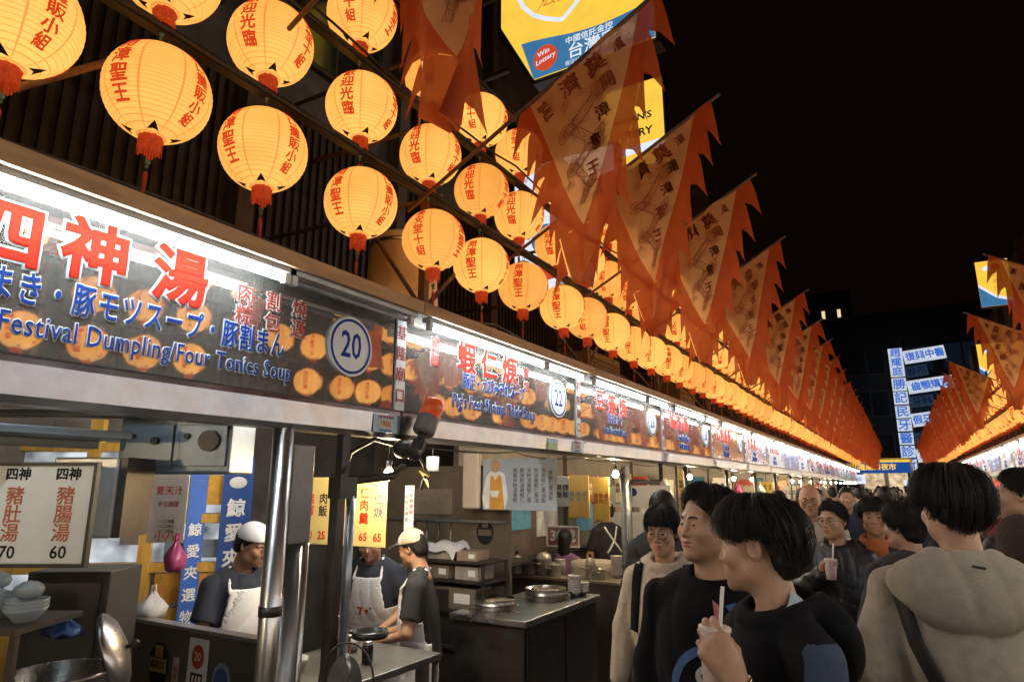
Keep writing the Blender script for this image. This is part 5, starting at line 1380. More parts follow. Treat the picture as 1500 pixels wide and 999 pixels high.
def head_fn(q):
    w, jw, fat, neck, nose = q.get('w', 1.0), q.get('jw', 1.0), q.get('fat', 0.0), q.get('neck', 1.0), q.get('nose', 1.0)
    fine = q.get('fine', True); ears = q.get('ears', True)
    def fn(P):
        X = (np.abs(P[0]) / w, P[1], P[2])           # symmetric
        d = ell(X, (0, .012, .034), (.0755, .094, .087))
        d = smin(d, ell(X, (0, -.022, -.030), (.0635 * jw + fat * .4, .066, .082)), .03)
        d = smin(d, ell(X, (0, -.050, -.074), (.042 * jw + fat, .040, .040 + fat * .5)), .03)
        d = smin(d, sph(X, (0, -.082, -.100), .015 + fat * .5), .025)
        d = smin(d, sph(X, (.046 * jw + fat * .5, -.012, -.066), .020), .035)
        d = smin(d, sph(X, (.043, -.066, -.024), .020 + fat * .4), .028)
        d = smin(d, cap(X, (.046, -.066, .027), (.012, -.084, .025), .009), .018)
        d = smax(d, -sph(X, (.031, -.104, .003), .0175), .014)
        if fine:
            d = smin(d, sph(X, (.031, -.0760, .002), .0150), .006)          # lids
            d = smax(d, -ell(X, (.031, -.0940, .0005), (.0145, .0120, .0045)), .003)
        d = smin(d, cap(X, (0, -.086, .012), (0, -.101 - .004 * nose, -.030), .0062, .0105 * nose), .013)
        d = smin(d, sph(X, (.0125 * nose, -.093, -.034), .0088), .008)
        d = smin(d, ell(X, (0, -.080, -.062), (.028, .019, .022)), .015)
        if fine:
            d = smax(d, -sph(X, (.0066, -.103, -.0425), .0036), .003)
            d = smin(d, cap(X, (.017, -.0905, -.0585), (.004, -.0975, -.0550), .0042, .0058), .004)
            d = smin(d, cap(X, (.015, -.0905, -.0650), (0, -.0965, -.0672), .0048, .0066), .004)
            d = smax(d, -cap(X, (.021, -.0935, -.0605), (0, -.1045, -.0607), .0016), .003)
        if ears:
            e = ell(X, (.0775, .012, -.002), (.0085, .0195, .031))
            e = smax(e, -ell(X, (.0865, .007, .001), (.0100, .0115, .019)), .004)
            d = smin(d, e, .008)
        d = smin(d, cap(X, (0, .020, -.055), (0, .034, -.215), .052 * neck + fat * .4, .060 * neck + fat * .5), .03)
        return d
    return fn
_HEAD = {}
def head_mesh(q, sk, h):
    key = (repr(sorted(q.items())), h)
    if key not in _HEAD:
        V, Q = surfnets(head_fn(q), (-.105, -.135, -.24), (.105, .125, .135), h)
        c = V[Q].mean(1)
        lip = (np.abs(c[:, 0]) < .0205) & (c[:, 2] > -.0735) & (c[:, 2] < -.0512 - .12 * np.abs(c[:, 0])) & (c[:, 1] < -.0885)
        _HEAD[key] = (V, Q, lip.astype(int) if q.get('fine', True) else np.zeros(len(Q), int))
    return _HEAD[key]

def hair_zb(phi, st):
    return np.interp(phi, [p for p, _ in st['line']], [z for _, z in st['line']])
def hair_fn(st, w):
    t = st.get('t', .014)
    def fn(P):
        x, y, z = P[0] / w, P[1], P[2]
        d = ell((x, y, z), (0, .014, .034), (.0755 + t * .8, .094 + t, .087 + t * st.get('top', 1.1)))
        lower = st.get('back', 0)
        d = smin(d, ell((x, y, z), (0, .055, -.03), (.060 + t * .6, .052 + t * .6, .062)), .03)
        phi = np.arctan2(np.abs(x), -(y - .01))
        zb = hair_zb(phi.ravel(), st).reshape(phi.shape)
        wob = .006 * np.sin(x * 190 + 2) * np.sin(y * 160)
        d = smax(d, (zb + wob - z) * .8, .006)
        ly = y
        d = d + st.get('rough', .0025) * (np.sin(x * 150 + 60 * z) * np.sin(y * 130 - 50 * z) + .6 * np.sin(x * 310 + z * 90) * np.sin(y * 270))
        for (c, r) in st.get('add', ()): d = smin(d, ell((x, y, z), c, r), .02)
        return d
    return fn
def strands(st, w, n, seed):
    rg = np.random.default_rng(seed)
    t = st.get('t', .014)
    A = np.array([.0755 + t * .8, .094 + t, .087 + t * st.get('top', 1.1)])
    V = []; Q = []
    wh = st.get('whorl', (.0, .05, .12))
    for i in range(n):
        phi = rg.uniform(-PI, PI)                     # 0 = front
        zb = float(hair_zb(np.array([abs(phi)]), st)[0])
        # start somewhere near the crown, fall to the hairline
        th1 = math.acos(np.clip((zb - .034) / A[2], -.95, .95)) + rg.uniform(-.10, .16)
        th0 = max(.04, th1 - rg.uniform(.55, 1.25)) if rg.random() < .5 else rg.uniform(.02, .5)
        lift = rg.uniform(.0, 1.0) ** 2 * 1.5 * st.get('lift', .007)
        sway = rg.uniform(-.38, .38) + st.get('sweep', 0) * (1 if abs(phi) < 1.6 else .3)
        m = 7; wd = rg.uniform(.0010, .0022); jit = rg.uniform(.0, .14)
        row = []
        for j in range(m + 1):
            u = j / m
            ph = phi + sway * u * u
            zc = float(hair_zb(np.array([abs((ph + PI) % (2 * PI) - PI)]), st)[0])
            th = min(th0 + (th1 - th0) * u, math.acos(min(.97, max(-.97, (zc - .034) / A[2]))) + jit)
            dirv = np.array([math.sin(th) * math.sin(ph), -math.sin(th) * math.cos(ph), math.cos(th)])
            out = 1 + (lift * math.sin(PI * min(1, u * .85)) + .002) / .09
            if zb < -.03 and u > .7: out *= 1 - .05 * (u - .7)
            c = np.array([0, .014, .034]) + A * dirv * out
            tang = np.array([math.cos(ph), math.sin(ph), 0]) * wd * (1 - .75 * u)
            row.append((c - tang, c + tang, c + dirv * wd * .8 * (1 - .8 * u)))
        b = len(V)
        for a, bb, cc in row: V += [a, bb, cc]
        for j in range(m):
            for k in range(3):
                l = (k + 1) % 3
                Q.append((b + 3 * j + k, b + 3 * j + l, b + 3 * j + 3 + l, b + 3 * j + 3 + k))
    V = np.array(V); V[:, 0] *= w
    return V, np.array(Q)
ST = {
 'short': dict(line=[(0, .078), (.6, .068), (1.0, .030), (1.35, .012), (1.62, -.012), (1.8, .002), (2.2, -.055), (PI, -.075)], t=.013),
 'fringe': dict(line=[(0, .044), (.5, .040), (.95, .030), (1.2, -.002), (1.5, -.020), (1.75, -.004), (2.1, -.065), (PI, -.090)], t=.018, top=1.15, lift=.010),
 'bowl': dict(line=[(0, .046), (.5, .034), (.9, .022), (1.15, .020), (1.4, .030), (1.75, .032), (1.95, .004), (2.25, -.050), (2.6, -.082), (PI, -.092)], t=.017, top=1.15, lift=.018, sweep=.3, rough=.0022),
 'swept': dict(line=[(0, .092), (.45, .086), (.85, .058), (1.1, .022), (1.4, .002), (1.65, -.012), (1.85, .0), (2.3, -.06), (PI, -.080)], t=.016, top=1.25, sweep=-.5, lift=.012),
 'mushroom': dict(line=[(0, .040), (.6, .035), (1.0, .018), (1.4, .012), (1.75, .016), (2.1, -.022), (2.5, -.050), (PI, -.062)], t=.024, top=1.12, lift=.018, rough=.0022),
 'long': dict(line=[(0, .060), (.6, .045), (1.0, .0), (1.3, -.06), (1.6, -.13), (2.2, -.17), (PI, -.18)], t=.016, add=(((0, .065, -.10), (.075, .045, .10)),)),
 'bald': dict(line=[(0, .30), (1.2, .20), (1.45, .030), (1.65, -.010), (1.85, .0), (2.3, -.05), (PI, -.06)], t=.004, rough=.001),
}

# clothing --------------------------------------------------------
def folds(P, amp, seed=0.0):
    """soft creases: sharp valleys between rounded ridges, slanting from the shoulders and gathering at the elbows"""
    x, y, z = P
    w1 = 1.3 * np.sin(6 * z + 4 * y + seed) + .8 * np.sin(9 * x - 5 * z + 2 * seed)
    a = 25 * x + 15 * z * np.sign(np.sin(seed) + .3) + 1.6 * w1
    b = 27 * z - 15 * np.abs(x) + 6 * y + 1.9 * np.sin(11 * x + seed) + 1.4 * w1
    c = 38 * x + 5 * z + 1.6 * np.sin(9 * z + 3 * seed)
    r = lambda q: 1 - np.abs(np.sin(q))
    m1 = .5 + .5 * np.sin(5 * z + 4 * x + seed * 1.7); m2 = .5 + .5 * np.sin(6 * x - 4 * z + seed)
    return amp * (1.3 * r(a) ** 2 * m1 + .55 * r(b) ** 3 * m2 + 1.0 * r(c) ** 2 * (1 - m1) - .7)
def top_fn(q):
    b = q.get('build', 1.0); arms = q['arms']; loose = q.get('loose', 1.0); short = q.get('short', False)
    seed = q.get('seed', 0.0); amp = q.get('fold', .006); hood = q.get('hood', False); hem = q.get('hem', .80)
    def fn(P):
        d = ell(P, (0, .0, 1.22), (.180 * b, .122 * b, .23))
        d = smin(d, ell(P, (0, -.008 * b, 1.03), (.172 * b, .13 * b, .24)), .08)
        d = smin(d, ell(P, (0, .005, .87), (.178 * b, .132 * b, .16)), .06)
        for s, (el, wr), cut in zip((-1, 1), arms, q.get('cut', (0, 0))):
            wr = [wr[i] + (el[i] - wr[i]) * cut for i in range(3)]
            sh = (s * .170 * b, .012, 1.352)
            d = smin(d, cap(P, (s * .02, .022, 1.440), (s * .115, .016, 1.400), .052, .046), .05)
            d = smin(d, cap(P, (s * .06, .012, 1.385), sh, .056, .054 * (.7 + .3 * loose)), .04)
            if short:
                e2 = [sh[i] + (el[i] - sh[i]) * .66 for i in range(3)]
                a = cap(P, sh, e2, .060 * loose, .066 * loose)
                # flat sleeve end
                n = np.array([el[i] - sh[i] for i in range(3)]); n = n / np.linalg.norm(n)
                a = smax(a, sum((P[i] - e2[i]) * n[i] for i in range(3)) - .015, .006)
            else:
                a = cap(P, sh, el, .055 * (.7 + .3 * loose), .056 * loose)
                a = smin(a, cap(P, el, wr, .058 * loose, .043 * loose), .03)
                w2 = [wr[i] + (el[i] - wr[i]) * .10 for i in range(3)]
                a = smin(a, cap(P, w2, wr, .040 * loose, .038 * loose), .01)
            d = smin(d, a, .028)
        d = d + folds(P, amp, seed)
        d = smax(d, hem - P[2], .012)
        nk = q.get('neck', .066)
        d = smax(d, -cap(P, (0, .012, 1.425), (0, -.03, 1.62), nk), .008)
        if hood:
            hd = ell(P, (0, .065 + .050 * b, 1.385), (.19 * (.5 + .5 * b), .062, .105))
            hd = smin(hd, ell(P, (0, .072 + .056 * b, 1.320), (.14, .036, .070)), .06)
            hd = smin(hd, torus(P, (0, .024, 1.452), .088, .019, .34, 1.12, 1.08), .03)
            hd = smax(hd, -ell(P, (0, .05, 1.53), (.080, .095, .105)), .02)
            hd = hd + folds(P, .0045, seed + 2)
            d = smin(d, hd, .012)
        else:
            d = smin(d, torus(P, (0, .006, 1.442), nk + .004, .0085, .24, 1.0, .98), .006)
        return d
    return fn
def bend(V, lean):
    if not lean: return V
    V = V.copy()
    piv = .98
    k = np.clip((V[:, 2] - .93) / .20, 0, 1); k = k * k * (3 - 2 * k)
    a = lean * k
    y, z = V[:, 1], V[:, 2] - piv
    V[:, 1] = y * np.cos(a) - z * np.sin(a); V[:, 2] = piv + y * np.sin(a) + z * np.cos(a)
    return V
def norm(v): v = np.asarray(v, float); return v / np.linalg.norm(v)
def hand_prims(wr, fd, pn, side, curl, spread=.0, thumb=.5):
    """capsules of palm, five fingers: fd along the hand, pn out of the palm, thumb on lateral side l"""
    f = norm(fd); n = norm(np.asarray(pn) - f * np.dot(pn, f)); l = np.cross(n, f) * side
    wr = np.asarray(wr, float)
    out = []
    kn = []
    for i, (o, fw) in enumerate(((.030, .088), (.010, .094), (-.010, .090), (-.028, .080))):
        k = wr + f * fw + l * o - n * .002 * (i in (0, 3))
        kn.append(k)
        out.append((wr + f * .012 + l * o * .55, k, .015, .0115, .018))
        out.append((wr + f * .045 + l * o * .85 + n * .004, k, .013, .011, .018))
    LEN = ((.043, .025, .020), (.047, .029, .021), (.044, .027, .020), (.034, .021, .018))
    for i in range(4):
        p = kn[i]; a = 0
        c = curl[i] if isinstance(curl[0], (tuple, list)) else curl
        rr = (.0088, .0090, .0086, .0076)[i]
        for j in range(3):
            a += math.radians(c[j])
            d = f * math.cos(a) + n * math.sin(a) + l * spread * (1.5 - i) * .12
            d = norm(d)
            p2 = p + d * LEN[i][j]
            out.append((p, p2, rr * (1 - .07 * j), rr * (.95 - .08 * j), .006))
            p = p2
    b = wr + f * .022 + l * .024 + n * .006
    p1 = b + norm(f * .75 + l * (.75 - thumb * .5) + n * (.25 + thumb * .7)) * .040
    p2 = p1 + norm(f * .85 + l * (.25 - thumb * .5) + n * (.2 + thumb * .9)) * .030
    p3 = p2 + norm(f * .9 + l * (.05 - thumb * .6) + n * (.15 + thumb * .9)) * .024
    out += [(b, p1, .0135, .0110, .014), (p1, p2, .0105, .0095, .006), (p2, p3, .0092, .0078, .005)]
    return out
def arm_mesh(el, wr, hp, sh=None, h=.0045):
    pr = []
    if sh is not None: pr.append((np.asarray(sh), np.asarray(el), .047, .040, .02))
    e0 = np.asarray(el) if sh is not None else np.asarray(el) * .35 + np.asarray(wr) * .65
    pr.append((e0, np.asarray(wr), .040 if sh is not None else .032, .0265, .02))
    pts = np.array([p for q in pr + hp for p in (q[0], q[1])])
    lo = pts.min(0) - .055; hi = pts.max(0) + .055
    def fn(P):
        d = None
        for a, b, ra, rb, k in pr + hp:
            c = cap(P, a, b, ra, rb)
            d = c if d is None else smin(d, c, k)
        return d
    return surfnets(fn, lo, hi, h)
def join(parts):
    Vs, Qs, Ms = [], [], []; b = 0
    for V, Q, m in parts:
        Vs.append(V); Qs.append(Q + b); Ms.append(m if m is not None else np.zeros(len(Q), int)); b += len(V)
    return np.concatenate(Vs), np.concatenate(Qs), np.concatenate(Ms)

_TR = None
def legs(root, m_tr, m_sh):
    global _TR
    if _TR is None:
        def ft(P):
            d = ell(P, (0, .005, .90), (.172, .125, .12))
            for s in (-1, 1):
                a = cap(P, (s * .09, .0, .86), (s * .10, -.01, .48), .088, .066)
                a = smin(a, cap(P, (s * .10, -.01, .48), (s * .105, .012, .07), .066, .054), .03)
                d = smin(d, a, .03)
            return d + folds(P, .004, 1)
        def fs(s):
            def g(P):
                d = cap(P, (s * .105, .05, .045), (s * .115, -.11, .04), .044, .042)
                d = smax(d, -P[2] + .004, .008)
                return smin(d, cap(P, (s * .105, .02, .05), (s * .105, .02, .10), .045), .03)
            return g
        _TR = (surfnets(ft, (-.3, -.25, .0), (.3, .25, 1.06), .018), [surfnets(fs(s), (s * .11 - .09, -.2, -.02), (s * .11 + .09, .14, .16), .014) for s in (-1, 1)])
    key = (m_tr.name, m_sh.name)
    put('trousers', np_mesh('trousers', *_TR[0], m_tr), root)
    for V, Q in _TR[1]: put('shoe', np_mesh('shoe', V, Q, m_sh), root)

REST = (((-.235, .02, 1.10), (-.255, -.06, .86)), ((.235, .02, 1.10), (.255, -.06, .86)))
def relaxed(arm, s):
    el, wr = arm
    fd = norm(np.array(wr) - np.array(el)) * .8 + np.array([0, -.15, -.5])
    return hand_prims(wr, fd, (-s, .2, 0), s * -1 * -1, (18, 24, 18), thumb=.2)
JET = mat('black_cloth', (.007, .007, .008), .9, 0, .2, 30, .3, 220, spec=.15)
def cloth(name, c, rough=.85, **kw): return mat('cloth_' + name, c, rough, 0, .14, 26, kw.pop('bump', .35), 260, **kw)
TRS = cloth('dark_trousers', (.025, .026, .032)); SHOE = mat('shoe_rubber', (.03, .03, .03), .6)
root_fn = {}
def person(label, head, face, body, H=1.70, style='short', top=None, topm=JET, skinm=None, hairmt=HBLK, hq=None, tilt=0.0, roll=0.0, arms=REST, hands=None, lean=0.0, glasses=None, n_str=420, h=.0028, th=.011, seed=1, short=False, trm=TRS, group='people in the market lane', cat='person', lipm=LIPS, hh=.0045):
    """head: world position of the head centre; face / body: compass directions (dx, dy) the head and the chest point to"""
    k = H / 1.72
    ang = math.atan2(body[0], -body[1]); fa = math.atan2(face[0], -face[1]) - ang
    fa = (fa + PI) % (2 * PI) - PI
    hl = np.array([0, -.012, 1.605])
    hb = bend(hl[None], lean)[0] * k
    ca, sa = math.cos(ang), math.sin(ang)
    loc = (head[0] - (ca * hb[0] - sa * hb[1]), head[1] - (sa * hb[0] + ca * hb[1]), head[2] - hb[2])
    zoff = loc[2]
    root = thing('person', label, cat, loc, ang, group)
    root.scale = (k, k, k)
    q = dict(hq or {}); w = q.get('w', 1.0)
    sk = skinm or skin('warm', (.50, .29, .19))
    # head: turned on the neck
    R = np.array(Euler((tilt, roll, 0)).to_matrix()); Rz = np.array(Matrix.Rotation(fa, 3, 'Z'))
    piv = np.array([0, .02, -.09])
    RL = np.array(Matrix.Rotation(lean * .9, 3, 'X'))
    ctr = bend(hl[None], lean)[0]
    def hx(V): return (RL @ (Rz @ (R @ (V - piv).T) )).T + RL @ piv + ctr
    V, Q, mi = head_mesh(q, sk, h)
    # keep the neck base under the collar while the face turns
    parts = [(hx(V), Q, mi)]
    arms_ = arms
    for s, a, i in zip((-1, 1), arms_, (0, 1)):
        hp = hands[i] if hands and hands[i] is not None else hand_prims(a[1], norm(np.array(a[1]) - np.array(a[0])), (-s, .2, 0), -s, (18, 24, 18), thumb=.2)
        if hp == 'none': continue
        sh = None
        if short: sh = np.array((s * .170, .012, 1.352)) * .4 + np.array(a[0]) * .6
        V2, Q2 = arm_mesh(a[0], a[1], hp, sh, hh)
        parts.append((bend(V2, lean), Q2, None))
    def core(P):
        d = ell(P, (0, .0, 1.22), (.13, .085, .22)); d = smin(d, ell(P, (0, 0, .95), (.13, .09, .2)), .08)
        d = smin(d, cap(P, (0, .02, 1.35), (0, .02, 1.46), .05), .04)
        for s, a in zip((-1, 1), arms_):
            d = smin(d, cap(P, (s * .14, .012, 1.37), a[0], .034), .03); d = smin(d, cap(P, a[0], a[1], .030, .024), .02)
        for s in (-1, 1): d = smin(d, cap(P, (s * .09, 0, .86), (s * .1, 0, .1), .05, .035), .04)
        return d
    pts = np.array([p for a in arms_ for p in a])
    V3, Q3 = surfnets(core, np.minimum(pts.min(0) - .06, (-.2, -.15, .05)), np.maximum(pts.max(0) + .06, (.2, .15, 1.5)), .022)
    parts.append((bend(V3, lean), Q3, None))
    Vb, Qb, Mb = join(parts)
    put('body', np_mesh('body', Vb, Qb, [sk, lipm], Mb), root)
    # clothes
    tq = dict(top or {}); tq['arms'] = arms_; tq['short'] = short; tq.setdefault('seed', seed)
    fn = top_fn(tq)
    lo = np.minimum(pts.min(0) - .10, (-.34, -.24, tq.get('hem', .8) - .02)); hi = np.maximum(pts.max(0) + .10, (.34, .24, 1.60))
    if short: lo[2] = tq.get('hem', .8) - .02
    V4, Q4 = surfnets(fn, lo, hi, th)
    put('top', np_mesh('top', bend(V4, lean), Q4, topm), root)
    legs(root, trm, SHOE)
    # hair
    hm = None
    if style:
        st = ST[style]
        V5, Q5 = surfnets(hair_fn(st, w), (-.125, -.145, -.20), (.125, .16, .165), .0045 if n_str else .009)
        ps = [(V5, Q5, None)]
        if n_str:
            Vs_, Qs_ = strands(st, w, int(n_str * 2.4), seed + 5); ps.append((Vs_, Qs_, None))
        V6, Q6, _ = join(ps)
        hm = put('hair', np_mesh('hair', hx(V6), Q6, hairmt), root)
    if q.get('fine', True):
        for s in (-1, 1):
            e = MB(); e.sphere((0, 0, 0), .0132, 16); me = e.mesh('eye', [EYEW, IRIS])
            cs = hx(np.array([[s * .031 * w, -.0760, .002]]))[0]
            gz = (Rz @ (R @ np.array([q.get('gaze', 0) , -1, -.04]))); gz = RL @ gz; gz = gz / np.linalg.norm(gz)
            for p in me.polygons:
                c = np.array(p.center); c = c / np.linalg.norm(c)
                if c @ gz > .80: p.material_index = 1
            put('eye', me, root, loc=cs)
            br = MB()
            bp = hx(np.array([[s * w * x, y, z] for x, y, z in ((.014, -.0935, .0235), (.026, -.0915, .0285), (.040, -.0815, .0265), (.048, -.073, .021))]))
            br.tube(bp, [.0030, .0036, .0028, .0012], 6); br.build('eyebrow', hairmt if hairmt is not HGREY else HBRN, root)
    if glasses is not None:
        g_ = MB()
        for s in (-1, 1):
            rim = [(s * w * (.033 + .025 * math.cos(a)), -.1035 - .0 * abs(math.cos(a)) + .012 * max(0, math.cos(a)) ** 2, -.001 + .0205 * math.sin(a)) for a in [2 * PI * j / 24 for j in range(24)]]
            g_.tube(hx(np.array(rim)), .0021, 5, closed=True)
            g_.tube(hx(np.array([(s * w * .058, -.091, .004), (s * w * .074, -.060, .006), (s * w * .0815, .004, .006), (s * w * .080, .022, -.008)])), .0012, 5)
        g_.tube(hx(np.array([(-.008 * w, -.1035, .003), (0, -.1055, .006), (.008 * w, -.1035, .003)])), .0012, 5)
        g_.build('glasses', glasses, root)
    root_fn[root.name] = top_fn(dict(tq, hood=False))
    return root, hx, fn, k

def skin_ray(fn, O, D, far=.5):
    """march points O along D until they meet the surface fn"""
    O = np.asarray(O, float).copy(); D = norm(D); t = np.zeros(len(O))
    for _ in range(60):
        p = O + D * t[:, None]
        d = fn((p[:, 0], p[:, 1], p[:, 2]))
        t += np.maximum(d, -.004) * .6
    return O + D * t[:, None]
def decal(root, name, fn, D, polys, mt, off=.003, lean=0.0, O0=None):
    """flat print shapes (x, z) wrapped on the cloth"""
    m = MB()
    for poly in polys:
        P = np.array([(x, 0, z) for x, z in poly], float); P = P - norm(D) * .35
        H_ = skin_ray(fn, P, D) - norm(D) * off
        H_ = bend(H_, lean)
        n = len(H_)
        m.add(H_, [(0, i, i + 1) for i in range(1, n - 1)] if n != 4 else [(0, 1, 2, 3)], 0, True)
    return m.build(name, mt, root)
def strip_band(root, name, fn, pts, width, mt, axis, off=.004, lean=0.0, n=24):
    """a strap laid over the cloth along points given on the plane facing axis"""
    P = []
    pts = [np.array(p, float) for p in pts]
    L_ = []
    for i in range(n + 1):
        u = i / n * (len(pts) - 1); j = min(int(u), len(pts) - 2); L_.append(pts[j] + (pts[j + 1] - pts[j]) * (u - j))
    ax_ = norm(axis)
    rows = []
    for i, p in enumerate(L_):
        t = L_[min(i + 1, n)] - L_[max(i - 1, 0)]
        s_ = norm(np.cross(t, ax_)) * width / 2
        rows += [p - s_, p, p + s_]
    H_ = skin_ray(fn, np.array(rows) - ax_ * .35, ax_) - ax_ * off
    H_ = bend(H_, lean)
    m = MB(); fs = []
    for i in range(n):
        for j in range(2): fs.append((i * 3 + j, i * 3 + j + 1, (i + 1) * 3 + j + 1, (i + 1) * 3 + j))
    m.add(H_, fs, 0, True)
    o = m.build(name, mt, root)
    s2 = o.modifiers.new('thick', 'SOLIDIFY'); s2.thickness = .004; s2.offset = 0
    return o
def cup(label, loc, tilt_, h=.12, r=.036, straw=True, group='paper cups in hand'):
    c = thing('drink_cup', label, 'cup', loc, 0, group)
    c.rotation_euler = tilt_
    m = MB(); m.lathe([(0, 0), (r * .78, 0), (r * .80, .003), (r, h), (r * .94, h), (0, h - .01)], n=28); m.build('cup', mat('pink_white_cup', (.70, .52, .47), .45, 0, .05, 8, trans=.2), c)
    m = MB(); m.lathe([(r * 1.04, h - .004), (r * 1.06, h), (r * 1.04, h + .004), (r * .9, h + .006), (0, h + .008)], n=28); m.build('lid', mat('film_lid', (.74, .62, .56), .3), c)
    if straw:
        m = MB(); m.cyl((0.005, 0, .02), (.020, 0, h + .10), .0048, n=10); m.build('straw', WHITE, c)
    return c
# ------------------------------------------------------------------ the people in the picture
GOLD = mat('gold_frame', (.10, .08, .06), .3, .6); BLKF = mat('black_frame', (.02, .02, .02), .3)
S1 = skin('light', (.56, .33, .22)); S2 = skin('warm', (.50, .29, .19)); S3 = skin('tan', (.40, .22, .14)); S4 = skin('ruddy', (.52, .27, .18))
FINE = .0028

# big man in the black printed sweatshirt
ra = (((-.255, .03, 1.12), (-.25, -.05, .87)), ((.255, .03, 1.12), (.25, -.05, .87)))
r, hx, fn, k = person('big man in a black sweatshirt with a blue and white print looking aside', (-.60, 2.42, 1.612), (-.60, -.80), (-.05, -1), 1.74, 'swept', dict(build=1.18, loose=1.05, fold=.006, neck=.078), JET, S1, HBLK,
    dict(w=1.05, jw=1.18, fat=.006, neck=1.25, gaze=-.25), tilt=-.02, arms=ra, seed=3, n_str=480)
BLUP = mat('print_blue', (.06, .13, .30), .7, 0, .3, 40); PINP = mat('print_pink', (.60, .17, .17), .7, 0, .2, 40); GRP = mat('print_grey', (.58, .52, .50), .7, 0, .1)
def ring(cx, cz, r1, r2, a0, a1, n=18, sq=1.0): return [[(cx + q * math.cos(a), cz + q * sq * math.sin(a)) for q, a in ((r1, a0 + (a1 - a0) * i / n), (r2, a0 + (a1 - a0) * i / n), (r2, a0 + (a1 - a0) * (i + 1) / n), (r1, a0 + (a1 - a0) * (i + 1) / n))] for i in range(n)]
decal(r, 'print_ring', fn, (0, 1, 0), ring(.02, 1.10, .115, .142, 1.9, 4.6, 24), BLUP)
decal(r, 'print_eye', fn, (0, 1, 0), ring(.005, 1.15, .020, .038, 0, 2 * PI, 22, .85), GRP)
decal(r, 'print_stroke', fn, (0, 1, 0), [[(.02, 1.375), (.04, 1.36), (.06, 1.305), (.05, 1.29), (.033, 1.305)], [(.035, 1.305), (.063, 1.305), (.075, 1.27), (.045, 1.265)]], PINP)
decal(r, 'print_patch', fn, (0, 1, 0), [[(.06, 1.36), (.09, 1.37), (.10, 1.35), (.075, 1.345)], [(-.01, 1.225), (.03, 1.24), (.06, 1.245), (.02, 1.23)]], BLUP)

# front man in profile drinking from a cup
bd = norm(np.array((-.75, .62, 0)))
la = ((.275, -.02, 1.09), (.185, -.215, 1.325)); rarm = ((-.24, -.02, 1.12), (-.13, -.24, 1.03))
fdv = np.array((-.30, -.42, .80)); pnv = np.array((-.86, .36, .12))
hp = hand_prims(la[1], fdv, pnv, 1, ((34, 44, 34), (38, 46, 34), (42, 48, 34), (46, 50, 36)), thumb=.75)
FM_HEAD = (-.352, 1.96, 1.585)
r, hx, fn, k = person('young man in a black hoodie seen in profile holding a cup with a straw', FM_HEAD, (-.990, .10), (-.75, -.65), 1.71, 'bowl', dict(build=1.0, loose=.98, hood=True, fold=.008, cut=(0, .24)), JET, S2, HBLK,
    dict(w=.98, jw=.95, neck=.98), tilt=.07, arms=(rarm, la), hands=(None, hp), seed=8, n_str=700)
NAVYC = cloth('faded_navy', (.035, .050, .085))
tp_ = [c for c in r.children if c.name.startswith('top')][0]
tp_.data.materials.append(NAVYC)                     # faded blue panel down the outer sleeve
cen = np.empty(len(tp_.data.polygons) * 3); tp_.data.polygons.foreach_get('center', cen); cen = cen.reshape(-1, 3)
tp_.data.polygons.foreach_set('material_index', ((cen[:, 0] > .175) & (cen[:, 0] > .50 - .22 * cen[:, 2]) & (cen[:, 2] < 1.40)).astype(np.int32))
m = MB()
for a0, a1 in ((.05, .5),): 
    P_ = [(.060, .03, 1.500), (.088, .0, 1.470), (.085, -.035, 1.440), (.105, .0, 1.44), (.085, .05, 1.475)]
    m.add(P_, [(0, 1, 2, 3, 4)]); m.add([(x + .004, y + .004, z - .004) for x, y, z in P_], [(4, 3, 2, 1, 0)])
m.build('inner_collar', cloth('pale_blue', (.50, .55, .62)), r)
# wrist watch
wt = MB(); wv = norm(np.array(la[1]) - np.array(la[0])); wc = np.array(la[1]) - wv * .018
u_ = norm(np.cross(wv, (0, 0, 1))); v_ = np.cross(wv, u_)
wt.tube([wc + (u_ * math.cos(a) + v_ * math.sin(a)) * .0305 for a in [2 * PI * j / 28 for j in range(28)]], .0058, 6, closed=True)
wt.build('watch_strap', mat('watch_steel', (.60, .52, .42), .25, 1), r)
wt = MB(); cd = norm(-np.array(pnv)); cc = wc + cd * .034; wt.cyl(cc - cd * .004, cc + cd * .006, .019, n=20); wt.build('watch_dial', mat('watch_face', (.32, .20, .12), .2, .6), r)
Rw = Matrix.Rotation(math.atan2(-.80, -.60), 3, 'Z')
cw = r.matrix_basis.to_translation()
def toworld(root, p): return (Matrix.Translation(root.location) @ Matrix.Rotation(root.rotation_euler[2], 4, 'Z') @ Matrix.Scale(root.scale[0], 4)) @ Vector(p)
pc = np.array(la[1]) + norm(fdv) * .080 + norm(pnv) * .042
cup('pink white paper cup with a straw held by the man in profile', toworld(r, pc - np.array((0, 0, .095))), (.03, .06, 0), .125, .037)

